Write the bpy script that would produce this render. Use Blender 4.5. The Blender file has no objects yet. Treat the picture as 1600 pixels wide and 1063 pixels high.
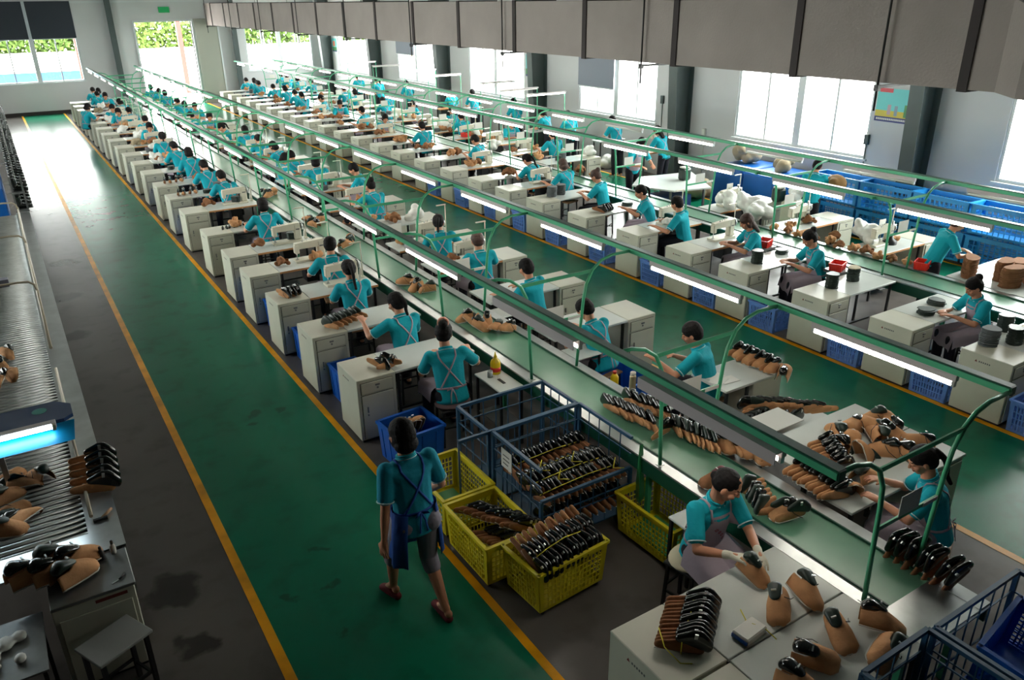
import bpy, bmesh, math, random
from mathutils import Vector, Matrix, Euler
from mathutils.bvhtree import BVHTree

S = bpy.context.scene
COL = S.collection
R = math.radians
random.seed(7)

# ------------------------------------------------------------------ camera
cam_d = bpy.data.cameras.new('camera')
cam = bpy.data.objects.new('camera', cam_d)
COL.objects.link(cam)
_y, _p, _r = R(32.129), R(23.516), R(-0.7203)
_f = Vector((math.sin(_y)*math.cos(_p), math.cos(_y)*math.cos(_p), -math.sin(_p)))
_rt = Vector((math.cos(_y), -math.sin(_y), 0))
_up = _rt.cross(_f)
_r1 = _rt*math.cos(_r) + _up*math.sin(_r)
_u1 = -_rt*math.sin(_r) + _up*math.cos(_r)
cam.matrix_world = Matrix(((_r1.x, _u1.x, -_f.x, 0), (_r1.y, _u1.y, -_f.y, 0), (_r1.z, _u1.z, -_f.z, 4.4), (0, 0, 0, 1)))
cam_d.sensor_width = 36
cam_d.lens = 36*1228.5/1600
cam_d.clip_end = 300
S.camera = cam

# ------------------------------------------------------------------ world, light, exposure
W = bpy.data.worlds.new('sky'); S.world = W; W.use_nodes = True
_bg = W.node_tree.nodes['Background']
_bg.inputs[0].default_value = (1.0, 0.985, 0.955, 1)
_bg.inputs[1].default_value = 22.0
S.view_settings.view_transform = 'Standard'
S.view_settings.look = 'None'
S.view_settings.gamma = 1
S.view_settings.exposure = 0.33
S.view_settings.use_curve_mapping = False
S.cycles.max_bounces = 7
S.cycles.diffuse_bounces = 4
S.cycles.glossy_bounces = 4
S.cycles.sample_clamp_indirect = 6
S.cycles.caustics_reflective = False
S.cycles.caustics_refractive = False
TUBE_E = 22.0

XW, YW, ZC = 14.6, 40.5, 6.6      # window wall, end wall, ceiling
WIN_R = [(3.35, 7.15), (9.75, 13.25), (16.0, 19.35), (22.3, 25.9), (28.5, 31.95), (35.1, 38.7)]
WIN_L = [(12.6, 16.4), (18.4, 22.2), (24.2, 28)]
def portal(name, loc, rot, sx, sy):
    d = bpy.data.lights.new(name, 'AREA'); d.shape = 'RECTANGLE'; d.size = sx; d.size_y = sy
    d.cycles.is_portal = True
    o = bpy.data.objects.new(name, d); COL.objects.link(o); o.location = loc; o.rotation_euler = rot
for a, b in WIN_R:
    portal('daylight_window', (XW+0.2, (a+b)/2, 2.75), (0, R(90), 0), 2.8, b-a)
for a, b in WIN_L:
    portal('daylight_window', (-7.2, (a+b)/2, 3.4), (0, R(-90), 0), 3.2, b-a)
portal('daylight_window', (1.85, YW+.2, 2.2), (R(-90), 0, 0), 3.4, 1.8)
portal('daylight_window', (12.3, YW+.2, 2.8), (R(-90), 0, 0), 3.2, 2.9)
portal('daylight_door', (7.15, YW+.2, 1.8), (R(-90), 0, 0), 2.4, 3.6)

# ------------------------------------------------------------------ materials
MATS = {}
def mat(name, col, rough=.5, metal=0., spec=.5, emit=None, bump=None, var=None, coat=0., alpha=1., trans=0.):
    if name in MATS: return MATS[name]
    m = bpy.data.materials.new(name); m.use_nodes = True
    nt = m.node_tree; b = nt.nodes['Principled BSDF']
    b.inputs['Base Color'].default_value = (*col, 1)
    b.inputs['Roughness'].default_value = rough
    b.inputs['Metallic'].default_value = metal
    b.inputs['Specular IOR Level'].default_value = spec
    b.inputs['Coat Weight'].default_value = coat
    b.inputs['Alpha'].default_value = alpha
    b.inputs['Transmission Weight'].default_value = trans
    if emit:
        b.inputs['Emission Color'].default_value = (*emit[0], 1); b.inputs['Emission Strength'].default_value = emit[1]
    if bump or var:
        tc = nt.nodes.new('ShaderNodeTexCoord')
    if var:   # (scale, amount)
        n = nt.nodes.new('ShaderNodeTexNoise'); n.inputs['Scale'].default_value = var[0]; n.inputs['Detail'].default_value = 5
        nt.links.new(tc.outputs['Object'], n.inputs['Vector'])
        r = nt.nodes.new('ShaderNodeMapRange'); r.inputs[1].default_value = .3; r.inputs[2].default_value = .7
        r.inputs[3].default_value = 1-var[1]; r.inputs[4].default_value = 1+var[1]
        nt.links.new(n.outputs['Fac'], r.inputs[0])
        mx = nt.nodes.new('ShaderNodeVectorMath'); mx.operation = 'SCALE'
        mx.inputs[0].default_value = col; nt.links.new(r.outputs[0], mx.inputs['Scale'])
        nt.links.new(mx.outputs[0], b.inputs['Base Color'])
    if bump:  # (scale, strength)
        n = nt.nodes.new('ShaderNodeTexNoise'); n.inputs['Scale'].default_value = bump[0]; n.inputs['Detail'].default_value = 3
        nt.links.new(tc.outputs['Object'], n.inputs['Vector'])
        bp = nt.nodes.new('ShaderNodeBump'); bp.inputs['Strength'].default_value = bump[1]; bp.inputs['Distance'].default_value = .01
        nt.links.new(n.outputs['Fac'], bp.inputs['Height']); nt.links.new(bp.outputs[0], b.inputs['Normal'])
    MATS[name] = m
    return m
def sc(*h):   # sRGB 0-255 to linear
    return tuple(((v/255)/12.92 if v/255 <= .04045 else ((v/255+.055)/1.055)**2.4) for v in h)

M_LAM = mat('white_laminate', sc(206, 212, 208), .22, var=(2.5, .04))
M_CAB = mat('cream_steel', sc(196, 196, 180), .42, var=(3, .05))
M_CABD = mat('cabinet_seam', sc(70, 72, 64), .6)
M_PLY = mat('plywood_edge', sc(196, 140, 88), .6)
M_BLK = mat('black_steel', sc(22, 23, 25), .45)
M_STEEL = mat('brushed_steel', sc(190, 194, 194), .28, metal=.85, var=(6, .12))
M_STEELD = mat('dull_steel', sc(128, 130, 130), .42, metal=.8, var=(6, .15))
M_GRN = mat('green_enamel', sc(70, 168, 126), .35)
M_GRND = mat('dark_green_enamel', sc(12, 70, 52), .35)
M_HOUS = mat('lamp_housing', sc(186, 178, 180), .45)
M_TUBE = mat('lit_tube', (1, 1, 1), .3, emit=((1.0, .93, .80), TUBE_E))
M_TUBEC = mat('lit_cool_tube', (1, 1, 1), .3, emit=((.8, .95, 1.0), TUBE_E))
M_TUBEO = mat('unlit_tube', sc(225, 225, 220), .3)
M_BELT = mat('belt_rubber', sc(98, 148, 122), .26, var=(1.5, .16))
M_POLO = mat('teal_polo', sc(22, 156, 172), .85, spec=.2, bump=(40, .3), var=(4, .08))
M_POLO2 = mat('faded_teal_polo', sc(30, 142, 166), .85, spec=.2, bump=(40, .3), var=(4, .08))
M_TRIM = mat('white_knit_trim', sc(190, 222, 224), .8, spec=.2)
M_APR = mat('lilac_grey_apron', sc(160, 148, 160), .85, spec=.2, bump=(30, .25))
M_APRB = mat('blue_apron', sc(36, 76, 150), .8, spec=.2)
M_PANT = mat('charcoal_trousers', sc(40, 40, 48), .85, spec=.2)
M_CAPRI = mat('grey_capri', sc(132, 128, 140), .85, spec=.2, bump=(30, .3))
M_SKIN = mat('skin', sc(196, 138, 108), .5, spec=.4, var=(6, .05))
M_LIP = mat('lips', sc(150, 78, 70), .5)
M_HAIR = mat('black_hair', sc(16, 13, 14), .72, spec=.2, bump=(60, .5))
M_HAIRB = mat('brown_hair', sc(58, 34, 26), .6, bump=(60, .5))
M_PINK = mat('pink_scrunchie', sc(214, 150, 130), .7)
M_GLOVE = mat('white_cotton_glove', sc(206, 204, 188), .9, spec=.1, bump=(50, .3))
M_REDSH = mat('red_velvet_shoe', sc(110, 18, 30), .7)
M_TAN = mat('tan_suede', sc(186, 138, 98), .85, spec=.15, var=(9, .16), bump=(60, .3))
M_TAND = mat('brown_suede', sc(136, 94, 66), .85, spec=.15, var=(9, .16), bump=(60, .3))
M_PAT = mat('black_patent', sc(12, 16, 15), .16, spec=.7)
M_GRNL = mat('dark_green_leather', sc(30, 46, 40), .42, spec=.5)
M_LIN = mat('white_lining', sc(200, 196, 186), .8)
M_MAR = mat('maroon_leather', sc(88, 26, 34), .5)
M_YEL = mat('yellow_plastic', sc(206, 190, 30), .4, spec=.4)
M_BLUEP = mat('blue_plastic', sc(20, 92, 190), .35, spec=.5)
M_BLUEC = mat('pale_blue_crate_plastic', sc(100, 142, 216), .4)
M_BLUEW = mat('bright_blue_crate_plastic', sc(30, 138, 206), .4)
M_BLUET = mat('blue_tarpaulin', sc(14, 86, 160), .35, var=(3, .1))
M_CART = mat('blue_painted_steel', sc(30, 68, 98), .4)
M_TWINE = mat('yellow_twine', sc(220, 206, 60), .8)
M_CREAM = mat('cream_machine_enamel', sc(206, 202, 184), .3)
M_DUCT = mat('duct_insulation', sc(150, 142, 138), .8, spec=.2, var=(1.2, .09), bump=(30, .6))
M_DUCTB = mat('duct_joint_band', sc(52, 46, 46), .8)
M_WALL = mat('painted_wall', sc(196, 198, 200), .7, spec=.3, var=(.6, .03))
M_CEIL = mat('ceiling_panel', sc(170, 172, 170), .8)
M_FRAME = mat('window_frame', sc(200, 206, 208), .4)
M_COLM = mat('column_paint', sc(66, 78, 78), .5, var=(1.5, .1))
M_BLIND = mat('grey_blind', sc(130, 136, 148), .8)
M_BLINDD = mat('dark_blind', sc(38, 46, 56), .8)
M_GLASS = bpy.data.materials.new('window_glass'); M_GLASS.use_nodes = True
_n = M_GLASS.node_tree; _n.nodes.remove(_n.nodes['Principled BSDF'])
_a = _n.nodes.new('ShaderNodeBsdfTransparent'); _a.inputs[0].default_value = (.93, .96, .95, 1); _b = _n.nodes.new('ShaderNodeBsdfGlossy'); _b.inputs['Roughness'].default_value = .02
_m = _n.nodes.new('ShaderNodeMixShader')
_m.inputs[0].default_value = .04; _n.links.new(_a.outputs[0], _m.inputs[1]); _n.links.new(_b.outputs[0], _m.inputs[2]); _n.links.new(_m.outputs[0], _n.nodes['Material Output'].inputs[0])
M_RED = mat('red_plastic', sc(222, 50, 36), .4)
M_WBAG = mat('white_plastic_bag', sc(222, 222, 216), .45, bump=(14, 1.0))
M_CARD = mat('white_card', sc(214, 214, 208), .7)
M_SACK = mat('brown_sacking', sc(122, 92, 52), .9, bump=(20, .5))
M_OIL = mat('oil_bottle_plastic', sc(232, 196, 24), .3)
M_WOODS = mat('stool_wood', sc(150, 112, 78), .6)
M_CUSH = mat('cream_cushion', sc(206, 196, 168), .85, bump=(20, .3))
M_CUSHP = mat('mauve_cushion', sc(120, 98, 98), .85)
M_INK = mat('printed_ink', sc(112, 40, 34), .7)
M_INKG = mat('grey_ink', sc(90, 92, 92), .7)

STAINS = [(.33, 5.80, .20, .35), (.36, 5.07, .13, .35), (.41, 16.2, .25, .5), (.28, 14.1, .26, .5), (.22, 12.2, .2, .5), (1.76, 8.44, .06, .6), (2.04, 8.35, .09, .6), (1.59, 8.2, .06, .6), (1.52, 5.62, .06, .55), (1.47, 5.21, .06, .55), (1.12, 5.17, .07, .55), (1.35, 4.6, .06, .6)]
def floor_mat():
    m = bpy.data.materials.new('painted_floor'); m.use_nodes = True
    nt = m.node_tree; b = nt.nodes['Principled BSDF']; N = nt.nodes.new; L = nt.links.new
    tc = N('ShaderNodeTexCoord'); sp = N('ShaderNodeSeparateXYZ'); L(tc.outputs['Object'], sp.inputs[0])
    def band(a, c):
        g = N('ShaderNodeMath'); g.operation = 'GREATER_THAN'; g.inputs[1].default_value = a; L(sp.outputs['X'], g.inputs[0])
        l = N('ShaderNodeMath'); l.operation = 'LESS_THAN'; l.inputs[1].default_value = c; L(sp.outputs['X'], l.inputs[0])
        k = N('ShaderNodeMath'); k.operation = 'MULTIPLY'; L(g.outputs[0], k.inputs[0]); L(l.outputs[0], k.inputs[1]); return k.outputs[0]
    def add(a, c):
        k = N('ShaderNodeMath'); k.operation = 'ADD'; L(a, k.inputs[0]); L(c, k.inputs[1]); return k.outputs[0]
    green = add(add(band(.87, 2.45), band(6.45, 8.52)), band(12.5, 13.7))
    n1 = N('ShaderNodeTexNoise'); n1.inputs['Scale'].default_value = .55; n1.inputs['Detail'].default_value = 7; L(tc.outputs['Object'], n1.inputs['Vector'])
    n2 = N('ShaderNodeTexNoise'); n2.inputs['Scale'].default_value = 3.2; n2.inputs['Detail'].default_value = 6; L(tc.outputs['Object'], n2.inputs['Vector'])
    mix = N('ShaderNodeMix'); mix.data_type = 'RGBA'; L(green, mix.inputs['Factor'])
    mix.inputs[6].default_value = (*sc(100, 95, 92), 1); mix.inputs[7].default_value = (*sc(18, 118, 88), 1)
    r = N('ShaderNodeMapRange'); r.inputs[1].default_value = .3; r.inputs[2].default_value = .72; r.inputs[3].default_value = .86; r.inputs[4].default_value = 1.12
    L(n1.outputs['Fac'], r.inputs[0])
    sc1 = N('ShaderNodeVectorMath'); sc1.operation = 'SCALE'; L(mix.outputs[2], sc1.inputs[0]); L(r.outputs[0], sc1.inputs['Scale'])
    # dark scuffs and stains
    r2 = N('ShaderNodeMapRange'); r2.inputs[1].default_value = .52; r2.inputs[2].default_value = .80; r2.inputs[3].default_value = 1.0; r2.inputs[4].default_value = .7
    L(n2.outputs['Fac'], r2.inputs[0])
    sc2 = N('ShaderNodeVectorMath'); sc2.operation = 'SCALE'; L(sc1.outputs[0], sc2.inputs[0]); L(r2.outputs[0], sc2.inputs['Scale'])
    # oil and water stains with shapes of their own
    cur = sc2.outputs[0]
    dn = N('ShaderNodeVectorMath'); dn.operation = 'SCALE'; L(n2.outputs['Color'], dn.inputs[0]); dn.inputs['Scale'].default_value = .45
    wp = N('ShaderNodeVectorMath'); wp.operation = 'ADD'; L(tc.outputs['Object'], wp.inputs[0]); L(dn.outputs[0], wp.inputs[1])
    for (sx, sy, sr, dk) in STAINS:
        ds = N('ShaderNodeVectorMath'); ds.operation = 'DISTANCE'; L(wp.outputs[0], ds.inputs[0]); ds.inputs[1].default_value = (sx+.22, sy+.22, .22)
        mr = N('ShaderNodeMapRange'); mr.inputs[1].default_value = sr*.75; mr.inputs[2].default_value = sr*1.15; mr.inputs[3].default_value = dk; mr.inputs[4].default_value = 1
        L(ds.outputs['Value'], mr.inputs[0])
        q = N('ShaderNodeVectorMath'); q.operation = 'SCALE'; L(cur, q.inputs[0]); L(mr.outputs[0], q.inputs['Scale']); cur = q.outputs[0]
    L(cur, b.inputs['Base Color'])
    r3 = N('ShaderNodeMapRange'); r3.inputs[3].default_value = .19; r3.inputs[4].default_value = .30; L(n1.outputs['Fac'], r3.inputs[0])
    L(r3.outputs[0], b.inputs['Roughness'])
    b.inputs['Specular IOR Level'].default_value = .15
    bp = N('ShaderNodeBump'); bp.inputs['Strength'].default_value = .04; bp.inputs['Distance'].default_value = .01
    L(n2.outputs['Fac'], bp.inputs['Height']); L(bp.outputs[0], b.inputs['Normal'])
    return m
M_FLOOR = floor_mat()
M_LINE = mat('yellow_floor_paint', sc(240, 166, 20), .4, spec=.15, var=(3, .25))
M_LINEP = mat('worn_orange_floor_paint', sc(226, 170, 96), .4, spec=.15, var=(3, .2))

# ------------------------------------------------------------------ mesh builder
class MB:
    def __init__(s): s.bm = bmesh.new(); s.mats = []; s.cur = 0
    def mat(s, m):
        if m not in s.mats: s.mats.append(m)
        s.cur = s.mats.index(m); return s
    def _set(s, faces, smooth=False):
        for f in faces: f.material_index = s.cur; f.smooth = smooth
    def box(s, x0, x1, y0, y1, z0, z1, bev=0):
        v = [s.bm.verts.new(c) for c in ((x0,y0,z0),(x1,y0,z0),(x1,y1,z0),(x0,y1,z0),(x0,y0,z1),(x1,y0,z1),(x1,y1,z1),(x0,y1,z1))]
        fs = [s.bm.faces.new([v[i] for i in q]) for q in ((0,3,2,1),(4,5,6,7),(0,1,5,4),(1,2,6,5),(2,3,7,6),(3,0,4,7))]
        s._set(fs)
        if bev:
            es = list({e for f in fs for e in f.edges})
            r = bmesh.ops.bevel(s.bm, geom=es, offset=bev, segments=1, affect='EDGES')
            s._set(r['faces'])
        return s
    def beam(s, p0, p1, w, h, up=(0, 0, 1)):
        p0, p1 = Vector(p0), Vector(p1); d = (p1-p0).normalized(); u = Vector(up)
        if abs(d.dot(u)) > .98: u = Vector((1, 0, 0))
        a = d.cross(u).normalized()*w/2; b = a.cross(d).normalized()*h/2
        v = [s.bm.verts.new(c) for p in (p0, p1) for c in (p-a-b, p+a-b, p+a+b, p-a+b)]
        s._set([s.bm.faces.new([v[i] for i in q]) for q in ((3,2,1,0),(4,5,6,7),(0,1,5,4),(1,2,6,5),(2,3,7,6),(3,0,4,7))]); return s
    def cyl(s, p0, p1, r, seg=10, r1=None): return s.tube([p0, p1], [r, r if r1 is None else r1], seg)
    def tube(s, pts, r, seg=8):
        pts = [Vector(p) for p in pts]; rr = r if isinstance(r, (list, tuple)) else [r]*len(pts)
        rings = []; ref = None
        for i, p in enumerate(pts):
            d = (pts[min(i+1, len(pts)-1)]-pts[max(i-1, 0)]).normalized()
            if ref is None: ref = Vector((0, 0, 1)) if abs(d.z) < .9 else Vector((1, 0, 0))
            a = d.cross(ref)
            if a.length < 1e-4: a = d.cross(Vector((0, 1, 0)))
            a.normalize(); b = a.cross(d).normalized(); ref = b
            rings.append([s.bm.verts.new(p+(a*math.cos(t)+b*math.sin(t))*rr[i]) for t in [2*math.pi*k/seg for k in range(seg)]])
        fs = []
        for q, w in zip(rings, rings[1:]):
            for k in range(seg): fs.append(s.bm.faces.new((q[k], q[(k+1) % seg], w[(k+1) % seg], w[k])))
        s._set(fs, True)
        s._set([s.bm.faces.new(rings[0][::-1]), s.bm.faces.new(rings[-1])]); return s
    def ell(s, c, rad, rot=None, seg=12, rings=8):
        m = Matrix.Translation(c) @ (rot.to_4x4() if rot else Matrix()) @ Matrix.Diagonal((*rad, 1))
        r = bmesh.ops.create_uvsphere(s.bm, u_segments=seg, v_segments=rings, radius=1, matrix=m)
        s._set({f for v in r['verts'] for f in v.link_faces}, True); return s
    def lathe(s, c, prof, seg=16):
        c = Vector(c); rings = []
        for r, z in prof:
            rings.append([s.bm.verts.new(c+Vector((max(r, 1e-4)*math.cos(t), max(r, 1e-4)*math.sin(t), z))) for t in [2*math.pi*k/seg for k in range(seg)]])
        fs = []
        for q, w in zip(rings, rings[1:]):
            for k in range(seg): fs.append(s.bm.faces.new((q[k], q[(k+1) % seg], w[(k+1) % seg], w[k])))
        s._set(fs, True); s._set([s.bm.faces.new(rings[0][::-1]), s.bm.faces.new(rings[-1])]); return s
    def quad(s, *p):
        f = s.bm.faces.new([s.bm.verts.new(c) for c in p]); s._set([f]); return s
    def hull(s, pts):
        vs = [s.bm.verts.new(p) for p in pts]
        r = bmesh.ops.convex_hull(s.bm, input=vs)
        g = [x for x in r['geom'] if isinstance(x, bmesh.types.BMFace)]
        s._set(g)
        dead = [x for x in r['geom_interior'] if isinstance(x, bmesh.types.BMVert)]
        if dead: bmesh.ops.delete(s.bm, geom=dead, context='VERTS')
        return s
    def mesh(s, name):
        bmesh.ops.recalc_face_normals(s.bm, faces=s.bm.faces)
        me = bpy.data.meshes.new(name); s.bm.to_mesh(me); s.bm.free()
        for m in s.mats: me.materials.append(m)
        return me
    def build(s, name, parent=None, loc=None, rot=None):
        return link(name, s.mesh(name), parent, loc, rot)

def link(name, me, parent=None, loc=None, rot=None):
    o = bpy.data.objects.new(name, me); COL.objects.link(o)
    if parent: o.parent = parent
    if loc is not None: o.location = loc
    if rot is not None: o.rotation_euler = rot
    return o
def tag(o, label, cat, group=None):
    o['label'] = label; o['category'] = cat
    if group: o['group'] = group
    return o
def empty(name, loc=(0, 0, 0), rz=0):
    o = bpy.data.objects.new(name, None); COL.objects.link(o); o.location = loc; o.rotation_euler = (0, 0, rz)
    o.empty_display_size = .1; return o
def struct(o): o['kind'] = 'structure'; return o
KIDS = {}
def copy_tree(o, parent=None):
    c = o.copy(); COL.objects.link(c)
    if parent: c.parent = parent
    for ch in list(o.children): copy_tree(ch, c)
    return c
class Proto:     # first placement uses the original, later ones copies
    def __init__(s, root): s.root = root; s.used = False; s.kids = None
    def place(s, loc, rz=0, label=None, cat=None, group=None, scale=1, rx=0, ry=0):
        if s.used: o = copy_tree(s.root)
        else: o = s.root; s.used = True
        o.location = loc; o.rotation_euler = (rx, ry, rz); o.scale = (scale,)*3 if not isinstance(scale, tuple) else scale
        if 'group' in o.keys(): del o['group']
        tag(o, label, cat, group); return o
ORDS = ['first','second','third','fourth','fifth','sixth','seventh','eighth','ninth','tenth','eleventh','twelfth','thirteenth','fourteenth','fifteenth','sixteenth','seventeenth','eighteenth','nineteenth','twentieth','twenty-first','twenty-second','twenty-third','twenty-fourth','twenty-fifth','twenty-sixth','twenty-seventh','twenty-eighth','twenty-ninth','thirtieth','thirty-first','thirty-second']
ROWN = {'BL': 'aisle side of first belt', 'BR': 'far side of first belt', 'CL': 'near side of second belt', 'CR': 'window side of second belt'}

# ------------------------------------------------------------------ room shell
def wall_open(mb, axis, pos, t, a0, a1, z0, z1, opens):
    """wall along axis ('x' wall runs in x at y=pos; 'y' runs in y at x=pos) with rectangular openings (a, b, zlo, zhi)."""
    def bx(a, b, lo, hi):
        if b-a < 1e-3 or hi-lo < 1e-3: return
        if axis == 'x': mb.box(a, b, pos, pos+t, lo, hi)
        else: mb.box(pos, pos+t, a, b, lo, hi)
    cur = a0
    for a, b, lo, hi in sorted(opens):
        bx(cur, a, z0, z1); bx(a, b, z0, lo); bx(a, b, hi, z1); cur = b
    bx(cur, a1, z0, z1)
ZS, ZT = 1.33, 4.15
mb = MB().mat(M_FLOOR); mb.box(-8, XW+.3, -7, YW+.3, -.2, 0)
floor = struct(mb.build('floor'))
for i, (x, w, m) in enumerate(((.86, .075, M_LINE), (2.44, .07, M_LINE), (8.50, .075, M_LINE), (6.44, .075, M_LINEP), (12.5, .07, M_LINEP), (13.66, .06, M_LINE))):
    struct(MB().mat(m).box(x-w/2, x+w/2, 1.0 if i != 1 else 0.8, YW, .0004, .003).build('trim_%d' % (i+1)))
mb = MB().mat(M_WALL)
wall_open(mb, 'x', YW, .25, -8, XW+.25, 0, ZC, [(.12, 3.57, ZS-.03, 4.4), (5.95, 8.35, 0, 3.6), (10.68, 13.92, ZS, 4.3)])
struct(mb.build('wall_far'))
mb = MB().mat(M_WALL)
wall_open(mb, 'y', XW, .25, -7, YW, 0, ZC, [(a, b, ZS, ZT) for a, b in WIN_R])
struct(mb.build('wall_right'))
M_DIM = mat('dark_low_fill_wall', sc(56, 54, 52), .8)  # unseen walls given a dark colour to cut bounce light near the camera
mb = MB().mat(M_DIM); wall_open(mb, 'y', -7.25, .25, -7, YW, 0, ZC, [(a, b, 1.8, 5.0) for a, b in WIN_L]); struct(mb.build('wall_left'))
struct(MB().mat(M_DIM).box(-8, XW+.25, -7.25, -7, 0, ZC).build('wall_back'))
mb = MB().mat(M_CEIL); mb.box(-8, XW+.25, -7, YW, ZC, ZC+.2)
struct(mb.build('ceiling'))
struct(MB().mat(mat('dark_skirting', sc(40, 34, 32), .6)).box(-7, 5.9, YW-.03, YW-.001, 0, .14).build('baseboard_far'))
struct(MB().mat(M_FRAME).box(-7, 10.6, YW-.02, YW, 4.42, 4.5).build('trim_7'))

def window(n, axis, a, b, z0, z1, pos, blinds=(), bm=None, panes=2):
    """two sashes either side of a thick mullion, each split once; blinds = (half, bottom z)"""
    mb = MB().mat(M_FRAME)
    def bx(m, p, q, lo, hi, d0, d1):
        if axis == 'y': m.box(pos+d0, pos+d1, p, q, lo, hi)
        else: m.box(p, q, pos+d0, pos+d1, lo, hi)
    f = .055; mid = (a+b)/2
    bx(mb, a, b, z0, z0+f, .02, .12); bx(mb, a, b, z1-f, z1, .02, .12)
    for p in (a, b-f): bx(mb, p, p+f, z0+f, z1-f, .02, .12)
    bx(mb, mid-.09, mid+.09, z0+f, z1-f, .01, .14)
    for h0, h1 in ((a+f, mid-.09), (mid+.09, b-f)):
        c = (h0+h1)/2; bx(mb, c-.025, c+.025, z0+f, z1-f, .04, .1)
    bx(mb, a-.05, b+.05, z0-.04, z0-.001, -.05, .1)
    o = struct(mb.build('window_%d' % n))
    g = MB().mat(M_GLASS); bx(g, a+f, b-f, z0+f, z1-f, .066, .072); g.build('pane', o)
    for half, zb in blinds:
        p, q = ((a, mid-.06), (mid+.06, b))[half]
        bl = MB().mat(bm or M_BLIND); bx(bl, p, q, zb, z1+.1, -.05, -.03)
        bl.mat(M_FRAME); bx(bl, p, q, zb-.03, zb, -.055, -.02)
        tag(bl.build('roller_blind'), '', 'blind')
        BL.append(bpy.context.scene.collection.objects[-1])
    return o
BL = []
window(1, 'x', .12, 3.57, ZS-.03, 4.4, YW, [(0, 3.05), (1, 3.05)], M_BLINDD)
BL[0]['label'] = 'dark roller blind over the end wall window beside the left wall'; BL[0]['label'] = 'dark roller blind by the side wall end of the big end wall window'
BL[1]['label'] = 'dark roller blind on the end wall window half closer to the open door'
window(2, 'x', 10.68, 13.92, ZS, 4.3, YW)
bcount = 2
for i, (a, b) in enumerate(WIN_R):
    window(3+i, 'y', a, b, ZS, ZT, XW, {2: [(1, 2.05)], 4: [(1, 2.35)]}.get(i, ()))
BL[2]['label'] = 'grey roller blind half lowered on the third window of the long wall'
BL[3]['label'] = 'grey roller blind lowered on the fifth window of the long wall'
for i, (a, b) in enumerate(WIN_L): window(9+i, 'y', a, b, 1.8, 5.0, -7.25)
# door opening: frame and reveal panel
mb = MB().mat(M_FRAME); mb.box(5.87, 5.95, YW-.05, YW+.26, 0, 3.68).box(8.35, 8.43, YW-.05, YW+.26, 0, 3.68).box(5.95, 8.35, YW-.05, YW+.26, 3.6, 3.68)
struct(mb.build('door_1'))
mb = MB().mat(mat('sliding_door_leaf', sc(150, 152, 142), .6)); mb.box(8.45, 9.45, YW-.12, YW-.06, 0, 3.7).mat(M_FRAME).box(9.45, 9.52, YW-.14, YW-.04, 0, 3.7)
tag(mb.build('sliding_door_leaf'), 'tall grey sliding door leaf standing open beside the bright doorway', 'door')

# steel columns along the window wall and on the end wall
colm = MB().mat(M_COLM)
def column(mb, x0, x0t, x1, y0, y1, z1):
    t = .02
    def prism(ya, yb, xa, xat, xb):
        v = [mb.bm.verts.new(c) for c in ((xa,ya,0),(xb,ya,0),(xb,yb,0),(xa,yb,0),(xat,ya,z1),(xb,ya,z1),(xb,yb,z1),(xat,yb,z1))]
        mb._set([mb.bm.faces.new([v[i] for i in q]) for q in ((0,3,2,1),(4,5,6,7),(0,1,5,4),(1,2,6,5),(2,3,7,6),(3,0,4,7))])
    ym = (y0+y1)/2
    prism(ym-.012, ym+.012, x0, x0t, x1)
    v = [mb.bm.verts.new(c) for c in ((x0-t,y0,0),(x0,y0,0),(x0,y1,0),(x0-t,y1,0),(x0t-t,y0,z1),(x0t,y0,z1),(x0t,y1,z1),(x0t-t,y1,z1))]
    mb._set([mb.bm.faces.new([v[i] for i in q]) for q in ((0,3,2,1),(4,5,6,7),(0,1,5,4),(1,2,6,5),(2,3,7,6),(3,0,4,7))])
    mb.box(x1-.02, x1, y0, y1, 0, z1)
for i, y in enumerate((8.55, 14.85, 21.15, 27.45, 33.75, 39.7)):
    m = MB().mat(M_COLM); column(m, XW-.42, XW-.75, XW, y-.14, y+.14, ZC)
    struct(m.build('column_%d' % (i+1)))
for i, x in enumerate((4.98, 10.15)):
    struct(MB().mat(M_COLM).box(x-.02, x+.02, YW-.3, YW, 0, ZC).box(x-.12, x+.12, YW-.32, YW-.3, 0, ZC).build('column_%d' % (i+7)))

# outside the windows
struct(MB().mat(mat('pale_paving', sc(226, 222, 218), .8)).box(-30, 70, -20, 140, -.45, -.22).build('ground'))
M_LEAF = mat('leaves', sc(66, 86, 38), .8, spec=.1, var=(2, .35)); M_BARK = mat('bark', sc(92, 70, 54), .9)
def tree(x, y, h, r, label):
    rnd = random.Random(int(x*7+y*13))
    m = MB().mat(M_BARK).tube([(0, 0, -.2), (.05, 0, h*.4), (0, .1, h*.75)], [.16, .12, .06])
    for k in range(5):
        a = k*1.3; m.tube([(0, 0, h*.4), (math.cos(a)*r*.5, math.sin(a)*r*.5, h*.7)], [.06, .03], 6)
    o = m.build('tree', loc=(x, y, 0)); tag(o, label, 'tree', 'trees outside the windows')
    lf = MB().mat(M_LEAF)
    for k in range(520):
        u = rnd.random()*6.28; v = math.acos(2*rnd.random()-1); q = r*(.55+.45*rnd.random())
        c = Vector((q*math.sin(v)*math.cos(u), q*math.sin(v)*math.sin(u), h*.72+q*.8*math.cos(v)))
        d = Vector((rnd.uniform(-1, 1), rnd.uniform(-1, 1), rnd.uniform(-1, 1))).normalized()*.16; e = d.orthogonal().normalized()*.09
        lf.quad(c-d, c+e, c+d, c-e)
    lf.build('foliage', o)
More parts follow.
